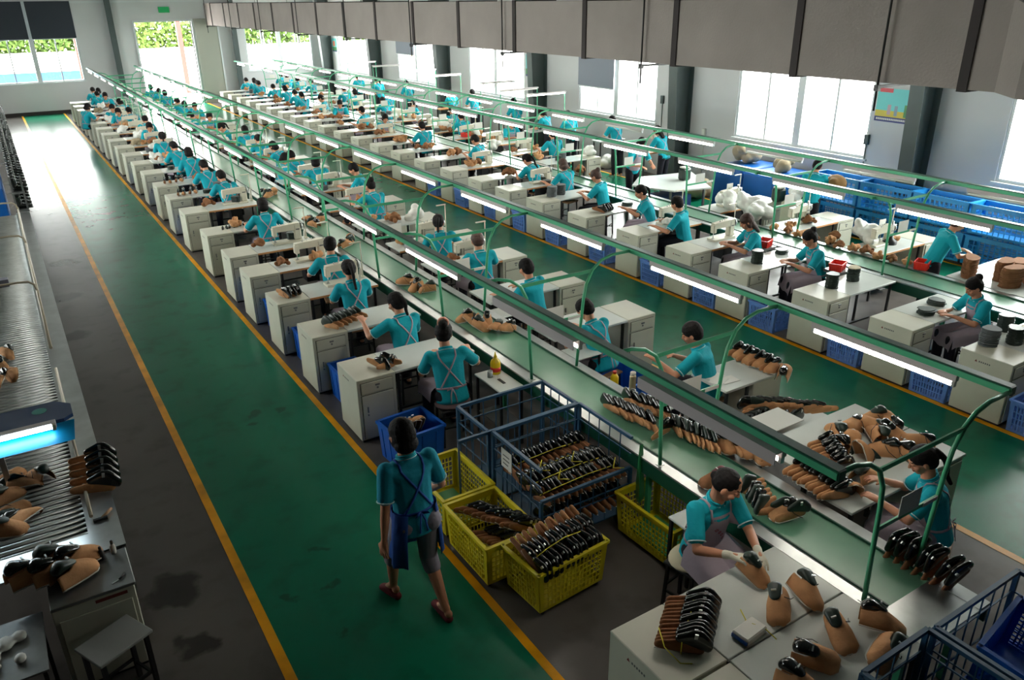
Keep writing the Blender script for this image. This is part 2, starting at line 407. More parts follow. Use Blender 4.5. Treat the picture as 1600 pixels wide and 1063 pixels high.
for x, y, h, r, l in ((24, 9.5, 4.6, 1.7, 'leafy tree outside the second window of the long wall'), (23, 14.5, 4.2, 1.5, 'leafy tree outside between the second and third long wall windows'),
                      (26, 26, 5, 2, 'leafy tree outside the third window of the long wall'), (27, 36, 5, 2, 'leafy tree outside the fourth window of the long wall'),
                      (8, 106, 4.6, 2.6, 'small tree behind the hedge outside the open doorway'), (28, 106, 5, 2.6, 'leafy tree outside the end wall window near the corner'), (24, 5.0, 4.4, 1.6, 'leafy tree outside the first window of the long wall')):
    tree(x, y, h, r, l)
rnd = random.Random(3); m = MB().mat(M_LEAF)
for k in range(6500):
    c = Vector((rnd.uniform(-16, 44), 100+rnd.uniform(-1, 1), rnd.uniform(-.2, 2.5))); d = Vector((rnd.uniform(-1, 1), rnd.uniform(-1, 1), rnd.uniform(-1, 1))).normalized()*.34; e = d.orthogonal().normalized()*.25
    m.quad(c-d, c+e, c+d, c-e)
o = m.build('hedge'); o['kind'] = 'stuff'; o['label'] = 'green hedge beyond the bright yard'
tag(MB().mat(mat('pale_blue_panel', sc(24, 70, 130), .6)).box(-5.5, 4.3, 50, 50.2, -.2, 1.1).mat(M_FRAME).box(-5.6, 4.4, 49.95, 50.25, 1.1, 1.16).build('yard_fence'), 'pale blue panel fence across the yard outside', 'fence')
for i, (x, y, l) in enumerate(((4.1, 47, 'red-brown post outside the big end wall window'), (9.2, 48, 'pinkish post seen through the open doorway'))):
    tag(MB().mat(mat('red_post_paint', sc(96, 34, 24), .6)).box(x-.12, x+.12, y-.12, y+.12, -.22, 5).build('yard_post'), l, 'post')
# ------------------------------------------------------------------ furniture prototypes
CH = .75
def make_cabinet(side):
    root = MB().mat(M_CAB)
    root.box(0, .44, 0, .57, .03, CH, .006).mat(M_BLK).box(.02, .42, .02, .55, 0, .03)
    o = root.build('locker_cabinet')
    d = MB().mat(M_CABD).box(.035, .405, -.003, .0, .575, .71).mat(M_CAB).box(.04, .40, -.012, -.002, .58, .705, .003).build('drawer', o)
    MB().mat(M_STEELD).box(.20, .25, -.022, -.012, .655, .675, .003).cyl((.225, -.012, .63), (.225, -.018, .63), .012).build('handle', d)
    d = MB().mat(M_CABD).box(.035, .405, -.003, 0, .045, .565).mat(M_CAB).box(.04, .40, -.012, -.002, .05, .56, .003).build('door', o)
    MB().mat(M_STEELD).box(.09, .105, -.024, -.012, .36, .43, .003).cyl((.097, -.012, .33), (.097, -.018, .33), .010).build('handle', d)
    m = MB().mat(M_INK); x = -.0015 if side == 'L' else .4415; s = -1 if side == 'L' else 1
    y0 = .40 if side == 'L' else .17
    m.quad((x, y0, .655), (x, y0+s*.03, .655), (x, y0+s*.015, .682)); m.mat(M_INKG)
    for k in range(6):
        a = y0+s*(.045+k*.022); m.quad((x, a, .656), (x, a+s*.014, .656), (x, a+s*.014, .674), (x, a, .674))
    m.build('printed_mark', o)
    return Proto(o)
def make_table(w, kind, d=.57):
    m = MB().mat(M_LAM).box(0, w, 0, d, CH-.028, CH, .004)
    if kind == 'sew': m.mat(M_PLY).box(0, w, -.004, .0, CH-.03, CH-.002)
    o = m.build('worktable' if kind != 'sew' else 'sewing_table')
    for x in ((.04, w-.04) if kind == 'sew' else (w-.04, .05)):
        for y in (.05, d-.05):
            MB().mat(M_BLK).box(x-.014, x+.014, y-.014, y+.014, 0, CH-.03).build('leg', o)
    MB().mat(M_BLK).box(.05, w-.05, d/2-.012, d/2+.012, .12, .145).build('stretcher', o)
    if kind == 'sew':
        MB().mat(M_BLK).box(w*.45, w*.45+.2, .16, .40, .46, CH-.03, .01).cyl((w*.45+.2, .28, .58), (w*.45+.26, .28, .58), .07).build('motor', o)
        MB().mat(M_BLK).box(w*.35, w*.35+.3, .12, .4, .07, .09, .005).build('treadle', o)
    return Proto(o)
P_CABL, P_CABR = make_cabinet('L'), make_cabinet('R')
P_TAB = {k: make_table(w, kd) for k, (w, kd) in {'L': (.98, 'plain'), 'LS': (.98, 'sew'), 'R': (1.1, 'plain'), 'RS': (1.1, 'sew'), 'C': (1.0, 'plain'), 'CS': (1.0, 'sew'), 'D': (1.22, 'plain'), 'DS': (1.22, 'sew')}.items()}

def make_machine():
    m = MB().mat(M_CREAM); m.box(-.02, .46, -.09, .09, .0, .035, .006)
    m.box(.34, .46, -.055, .055, .03, .30, .02)
    m.hull([(x, y, z) for x in (.0, .10) for y in (-.04, .04) for z in (.20, .29)]+[(x, y, z) for x in (.36, .44) for y in (-.05, .05) for z in (.20, .31)])
    m.box(-.01, .06, -.045, .045, .13, .27, .012)
    o = m.build('sewing_machine')
    MB().mat(M_STEEL).cyl((.46, 0, .245), (.485, 0, .245), .065, 16).mat(M_BLK).cyl((.485, 0, .245), (.50, 0, .245), .03, 12).build('handwheel', o)
    MB().mat(M_STEEL).cyl((.025, 0, .13), (.025, 0, .045), .006, 8).box(.005, .045, -.012, .02, .036, .044).build('needle_bar', o)
    m = MB().mat(M_INKG); m.quad((.37, -.0565, .20), (.43, -.0565, .20), (.43, -.0565, .22), (.37, -.0565, .22)); m.build('name_plate', o)
    MB().mat(M_STEEL).cyl((.12, -.03, .305), (.12, -.03, .33), .008, 8).cyl((.2, .0, .30), (.2, .0, .34), .005, 6).cyl((.28, .02, .31), (.28, .02, .335), .007, 6).build('tension_knob', o)
    return Proto(o)
P_MACH = make_machine()
def make_stand():
    m = MB().mat(M_CREAM).cyl((0, 0, 0), (0, 0, .52), .008, 8).cyl((0, 0, 0), (0, 0, .015), .03, 10)
    o = m.build('thread_stand')
    MB().mat(M_CREAM).box(-.16, .01, -.012, .012, .515, .53).build('thread_guide', o)
    MB().mat(M_LIN).lathe((.0, .06, .02), [(.028, 0), (.03, .01), (.022, .09), (.01, .10)]).build('thread_cone', o)
    MB().mat(M_CREAM).box(-.02, .02, -.02, .1, .005, .02).build('cone_tray', o)
    return Proto(o)
P_STAND = make_stand()
def make_stool(cush):
    m = MB().mat(M_WOODS if not cush else M_BLK).box(-.17, .17, -.14, .14, .415, .44, .006); o = m.build('stool')
    for x in (-.14, .14):
        for y in (-.11, .11): MB().mat(M_BLK).beam((x*1.12, y*1.12, 0), (x, y, .415), .022, .022).build('leg', o)
    m = MB().mat(M_BLK)
    for x in (-.145, .145): m.beam((x, -.115, .16), (x, .115, .16), .016, .016)
    for y in (-.115, .115): m.beam((-.145, y, .22), (.145, y, .22), .016, .016)
    m.build('stretcher', o)
    if cush: MB().mat(cush).ell((0, 0, .465), (.2, .165, .038), seg=20, rings=10).build('cushion', o)
    return Proto(o)
P_STOOL, P_STOOLC, P_STOOLP = make_stool(None), make_stool(M_CUSH), make_stool(M_CUSHP)

def crate(name, w, d, h, mt, taper=.04, nx=12, nz=5, solid=False, rimw=.03, bar=.008, wheels=False, corner=.05):
    """open plastic crate, origin at floor centre"""
    z0 = .05 if wheels else .0
    def P(u, v, t):   # u,v in -1..1, t 0..1
        k = 1-taper*(1-t)*2
        return Vector((u*w/2*k, v*d/2*k, z0+h*t))
    m = MB().mat(mt)
    b0 = [P(-1,-1,0), P(1,-1,0), P(1,1,0), P(-1,1,0)]
    m.hull(b0+[p+Vector((0, 0, .012)) for p in b0])
    cs = [(-1,-1),(1,-1),(1,1),(-1,1)]
    for i in range(4):
        a, b = cs[i], cs[(i+1) % 4]; L = w if i % 2 == 0 else d
        def Q(s, t): return P(a[0]+(b[0]-a[0])*s, a[1]+(b[1]-a[1])*s, t)
        inn = Vector((-(a[0]+b[0])/2, -(a[1]+b[1])/2, 0)).normalized()*.008
        def panel(s0, s1, t0, t1):
            q = [Q(s0, t0), Q(s1, t0), Q(s1, t1), Q(s0, t1)]; m.hull(q+[p+inn for p in q])
        if solid:
            panel(0, 1, 0, 1)
            for s in (.18, .5, .82): m.beam(Q(s, .05), Q(s, .9), .02, .012)
        else:
            c = corner/L; panel(0, c, 0, 1); panel(1-c, 1, 0, 1); panel(c, 1-c, .86, 1); panel(c, 1-c, 0, .08)
            n = max(2, int(nx*L/w+.5))
            for k in range(1, n): m.beam(Q(c+(1-2*c)*k/n, .05), Q(c+(1-2*c)*k/n, .9), bar, .008)
            for k in range(1, nz): m.beam(Q(c, .08+.78*k/nz), Q(1-c, .08+.78*k/nz), .008, bar)
    o = m.build(name)
    r = MB().mat(mt)
    for i in range(4):
        a, b = P(*cs[i], 1), P(*cs[(i+1) % 4], 1); r.beam(a, b, rimw, .022)
    for c_ in cs:
        q = P(*c_, 1); r.cyl(q-Vector((0, 0, .011)), q+Vector((0, 0, .011)), rimw/2, 12)
    r.build('rim', o)
    if wheels:
        for c_ in cs:
            q = P(c_[0]*.85, c_[1]*.85, 0); MB().mat(M_BLK).cyl((q.x-.012, q.y, .025), (q.x+.012, q.y, .025), .025, 12).box(q.x-.008, q.x+.008, q.y-.008, q.y+.008, .025, .052).build('wheel', o)
    return Proto(o)

def light_rail(x, y0, y1, key, label):
    m = MB().mat(M_GRN).box(x-.036, x+.036, y0, y1, 1.905, 1.95).mat(M_GRND).box(x-.026, x+.044, y0, y1, 1.95, 1.962)
    o = m.build('light_rail'); tag(o, label, 'rail')
    MB().mat(M_GRND).box(x-.03, x+.03, y0-.012, y0, 1.90, 1.96).build('end_cap', o)
    return o
def make_tube(mt, hood):
    m = MB().mat(M_HOUS).box(-.02-hood/2, .02+hood/2, 0, 1.24, .045, .055).box(-.022, .022, 0, 1.24, .0, .047, .004).box(-.004, .004, .2, .215, .055, .10).box(-.004, .004, 1.0, 1.015, .055, .10)
    if hood > .1: m.box(-.085, -.078, 0, 1.24, -.028, .05)
    o = m.build('tube_light')
    MB().mat(mt).cyl((0, .03, -.024), (0, 1.21, -.024), .019, 10).build('lamp_tube', o)
    for q in (.008, 1.21): MB().mat(M_STEEL).box(-.016, .016, q, q+.022, -.044, .002).build('lamp_holder', o)
    return Proto(o)
P_LIT, P_LITH, P_OFF = make_tube(M_TUBE, .0), make_tube(M_TUBE, .13), make_tube(M_TUBEO, .02)
def make_frame():
    m = MB().mat(M_GRN)
    o = m.tube([(-.31, 0, .75), (-.335, 0, 1.2), (-.35, 0, 1.5), (-.37, 0, 1.66), (-.44, 0, 1.80), (-.56, 0, 1.885), (-.70, 0, 1.925), (-.87, 0, 1.925)], .0165, 10).build('lamp_arch')
    MB().mat(M_GRN).tube([(.27, 0, .75), (.31, 0, 1.2), (.34, 0, 1.5), (.37, 0, 1.66), (.45, 0, 1.81), (.56, 0, 1.89), (.70, 0, 1.925), (.95, 0, 1.925)], .0165, 10).build('arched_post', o)
    MB().mat(M_GRN).beam((-.44, 0, 1.80), (.45, 0, 1.80), .012, .035).build('crossbar', o)
    MB().mat(M_GRN).beam((-.34, 0, 1.33), (.33, 0, 1.33), .012, .03).build('crossbar', o)
    for x in (-.31, .27): MB().mat(M_STEEL).box(x-.03, x+.03, -.025, .025, .75, .756).build('foot_plate', o)
    MB().mat(M_CARD).box(-.14, .08, -.012, -.008, 1.345, 1.50).build('notice_card', o)
    MB().mat(M_CARD).box(.14, .30, -.012, -.008, 1.315, 1.345).build('notice_strip', o)
    return Proto(o)
P_FRAME = make_frame()
def conveyor(cx, y0, y1, label):
    o = MB().mat(M_BELT).box(cx-.235, cx+.235, y0+.34, y1, .71, .745).build('conveyor'); tag(o, label, 'conveyor belt')
    m = MB().mat(M_STEEL); m.box(cx-.36, cx-.235, y0, y1, .735, .752); m.build('edge_strip', o)
    m = MB().mat(M_STEEL); m.box(cx+.235, cx+.36, y0, y1, .735, .752); m.build('edge_strip', o)
    MB().mat(M_STEEL).box(cx-.235, cx+.235, y0, y0+.34, .735, .75).build('end_plate', o)
    for s in (-1, 1):
        MB().mat(M_GRND).box(cx+s*.345-.012, cx+s*.345+.012, y0, y1, .60, .735).build('side_skirt', o)
        MB().mat(M_GRND).box(cx+s*.232-.006, cx+s*.232+.006, y0+.34, y1, .745, .765).build('guide', o)
    y = y0+.15
    while y < y1:
        for s in (-1, 1): MB().mat(M_GRN).box(cx+s*.3-.02, cx+s*.3+.02, y-.02, y+.02, 0, .60).build('leg', o)
        y += 2.4
    return o
conveyor(4.39, 1.74, 38.2, 'long green belt conveyor with steel edges, the one closer to the painted aisle')
conveyor(10.33, 2.6, 39.0, 'second long green belt conveyor, toward the window wall')
for x, lab, y0 in ((3.53, 'aisle side light rail above the first belt', 2.18), (5.36, 'far side light rail above the first belt', 2.2), (9.56, 'near side light rail above the second belt', 2.4), (11.2, 'window side light rail above the second belt', 3.0)):
    light_rail(x, y0, 38.5, lab, 'long green enamelled %s' % lab)
RAILN = ('aisle side rail of first belt', 'far side rail of first belt', 'near side rail of second belt', 'window side rail of second belt')
for ri, (x, n0, n1) in enumerate(((3.53, 0, 18), (5.36, 0, 18), (9.56, 0, 18), (11.2, 1, 18))):
    for k in range(n0, n1):
        y = 2.56+2.015*k
        p = P_LIT; st = 'lit'
        if ri == 0 and k < 2: p, st = P_LITH, 'hooded lit'
        if ri == 3 and k in (1, 2, 3, 5): p, st = P_OFF, 'unlit'
        p.place((x, y, 1.845), 0, '%s fluorescent tube, %s from near end, %s' % (st, ORDS[k-n0], RAILN[ri]), 'tube light', 'fluorescent tubes on the green rails')
for bi, (cx, y0, nm) in enumerate(((4.39, 2.2, 'first'), (10.33, 4.16, 'second'))):
    for k in range(18 if bi == 0 else 17):
        P_FRAME.place((cx, y0+1.96*k, 0), 0, 'green arched tube frame, %s from near end of %s belt' % (ORDS[k], nm), 'lamp arch', 'arched frames over the belts')

# ------------------------------------------------------------------ desk rows
rows = {
 'BL': [7.09, 8.45, 9.79, 11.11, 12.23, 13.72, 15.5, 16.93, 18.33, 19.93, 21.35, 22.8, 24.2, 25.6, 27.0, 28.4, 29.8, 31.2, 32.6, 34.0, 35.4, 36.8],
 'BR': [6.82, 8.27, 9.75, 11.05, 12.5, 14.15, 15.8, 17.0, 18.35, 19.6, 21.2, 22.65, 24.0, 25.4, 26.9, 28.4, 29.8, 31.4, 32.9, 34.3, 35.7, 37.1],
 'CL': [3.54, 4.69, 5.86, 7.21, 8.35, 9.58, 11.0, 12.4, 13.6, 14.76, 16.1, 17.5, 18.9, 20.3, 21.7, 23.1, 24.5, 25.9, 27.3, 28.7, 30.1, 31.5, 32.9, 34.3, 35.7, 37.1],
 'CR': [6.7, 8.3, 9.9, 15.5, 17.0, 18.5, 20.0, 21.4, 22.8, 24.2, 25.6, 27.0, 28.4, 29.8, 31.2, 32.6, 34.0, 35.4, 36.8]}
SEW = {'BL': {2, 3, 4, 6, 11, 12, 13, 14, 15, 16, 17}, 'BR': {2, 3, 5, 6, 7, 9, 10, 11, 12}, 'CL': {4, 5, 8, 10, 14, 15, 18}, 'CR': {0, 1, 2, 4, 5, 6, 7, 8, 9, 12}}
geo = {'BL': (2.53, 2.97, 'L'), 'BR': (5.98, 4.87, 'R'), 'CL': (8.52, 8.96, 'C'), 'CR': (11.98, 10.75, 'D')}
crP = crate('crate', .36, .48, .36, M_BLUEC, nx=8, nz=4, bar=.014)
binP = crate('bin', .34, .5, .40, M_BLUEP, nx=9, nz=5, solid=True)
nb = 0
for rk, ys in rows.items():
    cx, tx, pk = geo[rk]
    for i, y in enumerate(ys):
        where = '%s from near end, %s' % (ORDS[i], ROWN[rk])
        (P_CABL if rk in ('BL', 'CL') else P_CABR).place((cx, y, 0), 0, 'cream steel locker cabinet, '+where, 'cabinet', 'desk cabinets of the '+ROWN[rk])
        sew = i in SEW[rk]
        P_TAB[pk+('S' if sew else '')].place((tx+.001, y, 0), 0, ('plywood edged white sewing table, ' if sew else 'white topped worktable, ')+where, 'table', 'work tables of the '+ROWN[rk])
        if sew:
            mx = {'BL': 3.33, 'BR': 5.35, 'CL': 9.3, 'CR': 11.1}[rk]
            P_MACH.place((mx, y+.34, CH), 0, 'cream industrial sewing machine, on the table '+where, 'sewing machine', 'sewing machines of the '+ROWN[rk])
            P_STAND.place((mx+.57, y+.42, CH), 0, 'thin white thread stand, on the table '+where, 'thread stand', 'thread stands of the '+ROWN[rk])
    for i, y in enumerate(ys):
        if rk == 'CL' and i < 12: crP.place((8.72, y-.29, 0), 0, 'pale blue mesh crate on the floor before the desk '+ORDS[i]+' from near end, second belt', 'crate', 'mesh crates between the desks')
        if rk == 'BL' and i in (1, 2, 3, 4, 7, 9, 11, 13, 15): binP.place((2.84, y-.29, 0), 0, 'blue plastic bin on the floor before the desk '+ORDS[i]+' from near end, first belt', 'bin', 'blue bins between the desks')
# ------------------------------------------------------------------ people
def caps(p0, r0, p1, r1, seg=14, rg=8): return ('c', Vector(p0), r0, Vector(p1), r1)
def ell(c, rad, rot=None): return ('e', Vector(c), rad, rot)
_SPH = None
def sph_pts(n=14, m=7):
    global _SPH
    if _SPH is None:
        _SPH = [Vector((math.sin(math.pi*j/m)*math.cos(2*math.pi*i/n), math.sin(math.pi*j/m)*math.sin(2*math.pi*i/n), math.cos(math.pi*j/m))) for j in range(m+1) for i in range(n)]
    return _SPH
def ept(c, rad, rot=None):
    out = []
    for v in sph_pts():
        q = Vector((v.x*rad[0], v.y*rad[1], v.z*rad[2]))
        if rot is not None: q = rot @ q
        out.append(Vector(c)+q)
    return out
def blob(name, parts, voxel, mts, smooth=4, M=None):
    """union of hulls of ellipsoids -> one continuous remeshed surface. parts: list of lists of points"""
    bm = bmesh.new()
    for pts in parts:
        vs = [bm.verts.new(p) for p in pts]
        bmesh.ops.remove_doubles(bm, verts=vs, dist=1e-5)
        vs = [v for v in vs if v.is_valid]
        r = bmesh.ops.convex_hull(bm, input=vs)
        dead = [x for x in r['geom_interior'] if isinstance(x, bmesh.types.BMVert)]
        if dead: bmesh.ops.delete(bm, geom=dead, context='VERTS')
    me = bpy.data.meshes.new(name); bm.to_mesh(me); bm.free()
    o = bpy.data.objects.new(name, me); COL.objects.link(o)
    rm = o.modifiers.new('r', 'REMESH'); rm.mode = 'VOXEL'; rm.voxel_size = voxel
    if smooth:
        sm = o.modifiers.new('s', 'SMOOTH'); sm.factor = .5; sm.iterations = smooth
    dg = bpy.context.evaluated_depsgraph_get()
    out = bpy.data.meshes.new_from_object(o.evaluated_get(dg)); out.name = name
    bpy.data.objects.remove(o); bpy.data.meshes.remove(me)
    for m in mts: out.materials.append(m)
    for p in out.polygons: p.use_smooth = True
    return out
def cap(p0, r0, p1, r1): return ept(p0, (r0,)*3)+ept(p1, (r1,)*3)
def ik(a, c, l1, l2, pole):
    a, c = Vector(a), Vector(c); d = c-a; L = min(d.length, (l1+l2)*.995); dn = d.normalized()
    c = a+dn*L; x = (l1*l1-l2*l2+L*L)/(2*L); h = math.sqrt(max(l1*l1-x*x, 1e-6))
    pv = Vector(pole); pv = (pv-dn*pv.dot(dn)).normalized()
    return a+dn*x+pv*h, c
def frame(o, z, y):
    z = Vector(z).normalized(); y = Vector(y); y = (y-z*y.dot(z)).normalized(); x = y.cross(z)
    return Matrix(((x.x, y.x, z.x, o[0]), (x.y, y.y, z.y, o[1]), (x.z, y.z, z.z, o[2]), (0, 0, 0, 1)))

def skeleton(P, lean, twist, headp, headyaw, hands, side=0, legs='sit', feet=None, poles=None):
    k = {}
    k['P'] = Vector(P)
    z = Vector((math.sin(R(side)), math.sin(R(lean)), math.cos(R(lean)))).normalized()
    y = Vector((-math.sin(R(twist)), math.cos(R(twist)), 0))
    T = frame(P, z, y); k['T'] = T
    # spine bends forward a little at the top
    k['neck'] = T @ Vector((0, .035, .47)); k['sh'] = [T @ Vector((s*.165, .01, .415)) for s in (-1, 1)]
    hz = Vector((0, math.sin(R(headp*.6)), math.cos(R(headp*.6))))
    fy = Vector((-math.sin(R(twist+headyaw)), math.cos(R(twist+headyaw)), 0))
    hc = k['neck']+(T.to_3x3() @ Vector((0, .045, .155)))*.5+(fy*math.sin(R(headp*.8))*.5+Vector((0, 0, .5*math.cos(R(headp*.8)))))*.145
    up = (Vector((0, 0, 1))*math.cos(R(headp))+fy*math.sin(R(headp)))
    k['H'] = frame(hc, up, fy*math.cos(R(headp))-Vector((0, 0, 1))*math.sin(R(headp)))
    k['arm'] = []
    for i, s in enumerate((-1, 1)):
        pole = poles[i] if poles else (s*.8, -.3, -1)
        e, w = ik(k['sh'][i], hands[i], .27, .235, pole); k['arm'].append((k['sh'][i], e, w))
    if legs == 'sit':
        k['leg'] = [(Vector((s*.085, .02, P[2])), Vector((s*.12, .42, .50)), Vector((s*.13, .40, .10)), Vector((s*.13, .53, .035))) for s in (-1, 1)]
    else: k['leg'] = [tuple(Vector(q) for q in l) for l in feet]
    return k
def hand_parts(w, e, side, curl=.5, big=1.):
    """palm, four fingers of different lengths with knuckle bends, thumb off the palm's side"""
    d = (w-e).normalized(); d = (d+Vector((0, 0, -.12))).normalized()
    n = Vector((0, 0, 1)); n = (n-d*n.dot(d)).normalized(); x = d.cross(n)*(1)   # x: toward right
    t = -side    # thumb toward the body's middle
    out = [ept(w, (.024,)*3)+[q for f in (-1, 1) for q in ept(w+d*.075+x*f*.027, (.014, .014, .012))]+ept(w+d*.03, (.026, .026, .016))]
    for i, L in enumerate((.066, .076, .071, .056)):
        f = (i-1.5)*-t
        b = w+d*.078+x*f*.0205
        dd = (d+x*f*.06).normalized(); q1 = b+dd*L*.48-n*L*.14*curl
        q2 = q1+(dd*(1-.55*curl)-n*curl*.8).normalized()*L*.34; q3 = q2+(dd*(1-.9*curl)-n*curl*1.1).normalized()*L*.26
        out += [cap(b, .0098, q1, .0088), cap(q1, .0088, q2, .0080), cap(q2, .0080, q3, .0072)]
    b = w+d*.03+x*t*.022
    q1 = b+(d*.65+x*t*.75-n*.2).normalized()*.038; q2 = q1+(d*.9+x*t*.25-n*.35).normalized()*.032
    out += [cap(b, .0135, q1, .0105), cap(q1, .0105, q2, .0088)]
    return out
def head_parts(H, fine=False):
    Rm = H.to_3x3()
    def E(c, rad): return ept(H @ Vector(c), rad, Rm)
    p = [E((0, -.012, .022), (.074, .092, .092)), E((0, -.012, .022), (.070, .085, .07))+E((0, .030, -.052), (.048, .050, .048))+E((0, .052, -.088), (.022, .022, .018)),
         E((0, .076, .022), (.009, .008, .01))+E((0, .100, -.020), (.012, .011, .009)), E((-.012, .088, -.024), (.008, .009, .007)), E((.012, .088, -.024), (.008, .009, .007)),
         E((0, .083, -.050), (.022, .010, .006)), E((0, .081, -.061), (.018, .010, .007)),
         E((0, .070, .034), (.045, .014, .010))]
    for s in (-1, 1):
        p += [E((s*.077, -.008, -.012), (.010, .020, .032)), E((s*.031, .070, .010), (.017, .012, .011)), E((s*.043, .055, -.028), (.022, .022, .022))]
    return p
def body_mesh(k, voxel, fine=False, mats=None, curl=.5, hands=True, bare=False):
    T = k['T']; Rt = T.to_3x3()
    def E(c, rad): return ept(T @ Vector(c), rad, Rt)
    p = head_parts(k['H'], fine)
    nk = k['H'] @ Vector((0, -.025, -.06))
    p += [cap(nk, .050, k['neck']+Vector((0, -.01, -.02)), .056)]
    p += [E((0, 0, 0), (.13, .095, .08))+E((0, .01, .18), (.108, .082, .05)), E((0, .01, .18), (.108, .082, .05))+E((0, .015, .34), (.128, .09, .07)), E((-.12, .01, .40), (.05, .05, .045))+E((.12, .01, .40), (.05, .05, .045))+E((0, .02, .44), (.06, .06, .04))]
    for i, (s, e, w) in enumerate(k['arm']):
        p += [cap(s, .046, e, .034), cap(e, .035, e.lerp(w, .35), .034), cap(e.lerp(w, .35), .034, w, .022)]
        if hands: p += hand_parts(w, e, (-1, 1)[i], curl)
        else: p += [cap(w, .022, w+(w-e).normalized()*.04, .018)]
    for (h, kn, an, toe) in k['leg']:
        p += [cap(h, .082, kn, .054), cap(kn, .053, kn.lerp(an, .35), .05), cap(kn.lerp(an, .35), .05, an, .03), cap(an, .032, toe, .024), ept(an+Vector((0, -.03 if toe.y > an.y else .03, -.03)), (.03, .035, .03))]
    me = blob('person', p, voxel, [M_SKIN, M_LIP, M_HAIR], 3)
    Hi = k['H'].inverted()
    for poly in me.polygons:
        c = Hi @ poly.center
        if c.y > .06 and abs(c.z) < .13 and abs(c.x) < .07:
            if abs(c.x) < .021 and -.064 < c.z < -.047 and c.y > .082: poly.material_index = 1
            for s in (-1, 1):
                if abs(c.x-s*.031) < .014 and abs(c.z-.006-(.004 if abs(c.x-s*.031) < .007 else 0)*-1) < .0042: poly.material_index = 2
                if abs(c.x-s*.032) < .018 and abs(c.z-.034) < .0042: poly.material_index = 2
    return me
def shirt_mesh(k, voxel, mt, long=.0):
    T = k['T']; Rt = T.to_3x3()
    def E(c, rad): return ept(T @ Vector(c), rad, Rt)
    p = [E((0, -.005, -.05-long), (.172, .128, .05))+E((0, .0, .12), (.152, .112, .06)), E((0, .0, .12), (.152, .112, .06))+E((0, .012, .34), (.164, .120, .07)),
         E((-.138, .01, .392), (.064, .066, .052))+E((.138, .01, .392), (.064, .066, .052))+E((0, .022, .450), (.066, .068, .030)),
         E((0, .012, .34), (.164, .120, .07))+E((-.135, .01, .38), (.066, .066, .05))+E((.135, .01, .38), (.066, .066, .05))]
    for i, (s, e, w) in enumerate(k['arm']):
        p += [cap(s, .064, s.lerp(e, .60), .060), cap(s.lerp(e, .60), .060, s.lerp(e, .68), .061)]
    return blob('polo_shirt', p, voxel, [mt], 3)
def trim_mesh(k, collar=True):
    m = MB().mat(M_TRIM); T = k['T']
    for (s, e, w) in k['arm']:
        d = (e-s).normalized(); c = s.lerp(e, .79); a = d.orthogonal().normalized(); b = d.cross(a)
        m.tube([c+(a*math.cos(t)+b*math.sin(t))*.059 for t in [2*math.pi*q/16 for q in range(17)]], .0045, 6)
    if collar:
        c0 = k['neck']+Vector((0, -.012, -.002)); up = (T.to_3x3() @ Vector((0, .25, 1))).normalized(); y = T.to_3x3() @ Vector((0, 1, 0)); x = y.cross(up).normalized(); y = up.cross(x)
        for rr, dz, th in ((.066, .000, .009), (.0645, .016, .008)):
            m.mat(M_POLO); m.tube([c0+(x*math.cos(t)+y*math.sin(t))*rr+up*dz for t in [R(110+320*q/20) for q in range(21)]], th, 6)
        m.mat(M_TRIM); m.tube([c0+(x*math.cos(t)+y*math.sin(t))*.070+up*(-.006) for t in [R(105+330*q/20) for q in range(21)]], .0045, 6)
    return m.mesh('collar')
def pants_mesh(k, voxel, mt, crop=False):
    P = k['P']; T = k['T']; Rt = T.to_3x3()
    p = [ept(T @ Vector((0, -.005, 0)), (.140, .112, .09), Rt)]
    for (h, kn, an, toe) in k['leg']:
        if crop: p += [cap(h, .095, kn, .068), cap(kn, .068, kn.lerp(an, .22), .066), ept(h+Vector((0, -.04, -.02)), (.088, .09, .09))]
        else: p += [cap(h, .094, kn, .068), cap(kn, .068, kn.lerp(an, .96), .058), ept(h+Vector((0, -.03, -.02)), (.08, .08, .08))]
    return blob('trousers', p, voxel, [mt], 3)
def shoe_mesh(an, toe, mt, r=.038):
    d = (toe-an); d.z = 0; d.normalize()
    heel = Vector((an.x, an.y, toe.z))-d*.035
    return blob('shoe', [ept(heel, (.034, .034, .032))+ept(toe+d*.02, (.038, .038, .024))+ept(an.lerp(toe, .3)+Vector((0, 0, -.02)), (.034, .034, .028))], .008, [mt], 2)
def ribbon(m, pts, nrm, w, t=.003):
    """flat strap following pts"""
    L = []
    for i, p in enumerate(pts):
        d = (pts[min(i+1, len(pts)-1)]-pts[max(i-1, 0)]).normalized(); s = d.cross(nrm[i]).normalized()*w/2; n = nrm[i]*t
        L.append([m.bm.verts.new(q) for q in (p-s, p+s, p+s+n, p-s+n)])
    fs = []
    for a, b in zip(L, L[1:]):
        for j in range(4): fs.append(m.bm.faces.new((a[j], a[(j+1) % 4], b[(j+1) % 4], b[j])))
    m._set(fs, True); m._set([m.bm.faces.new(L[0][::-1]), m.bm.faces.new(L[-1])])
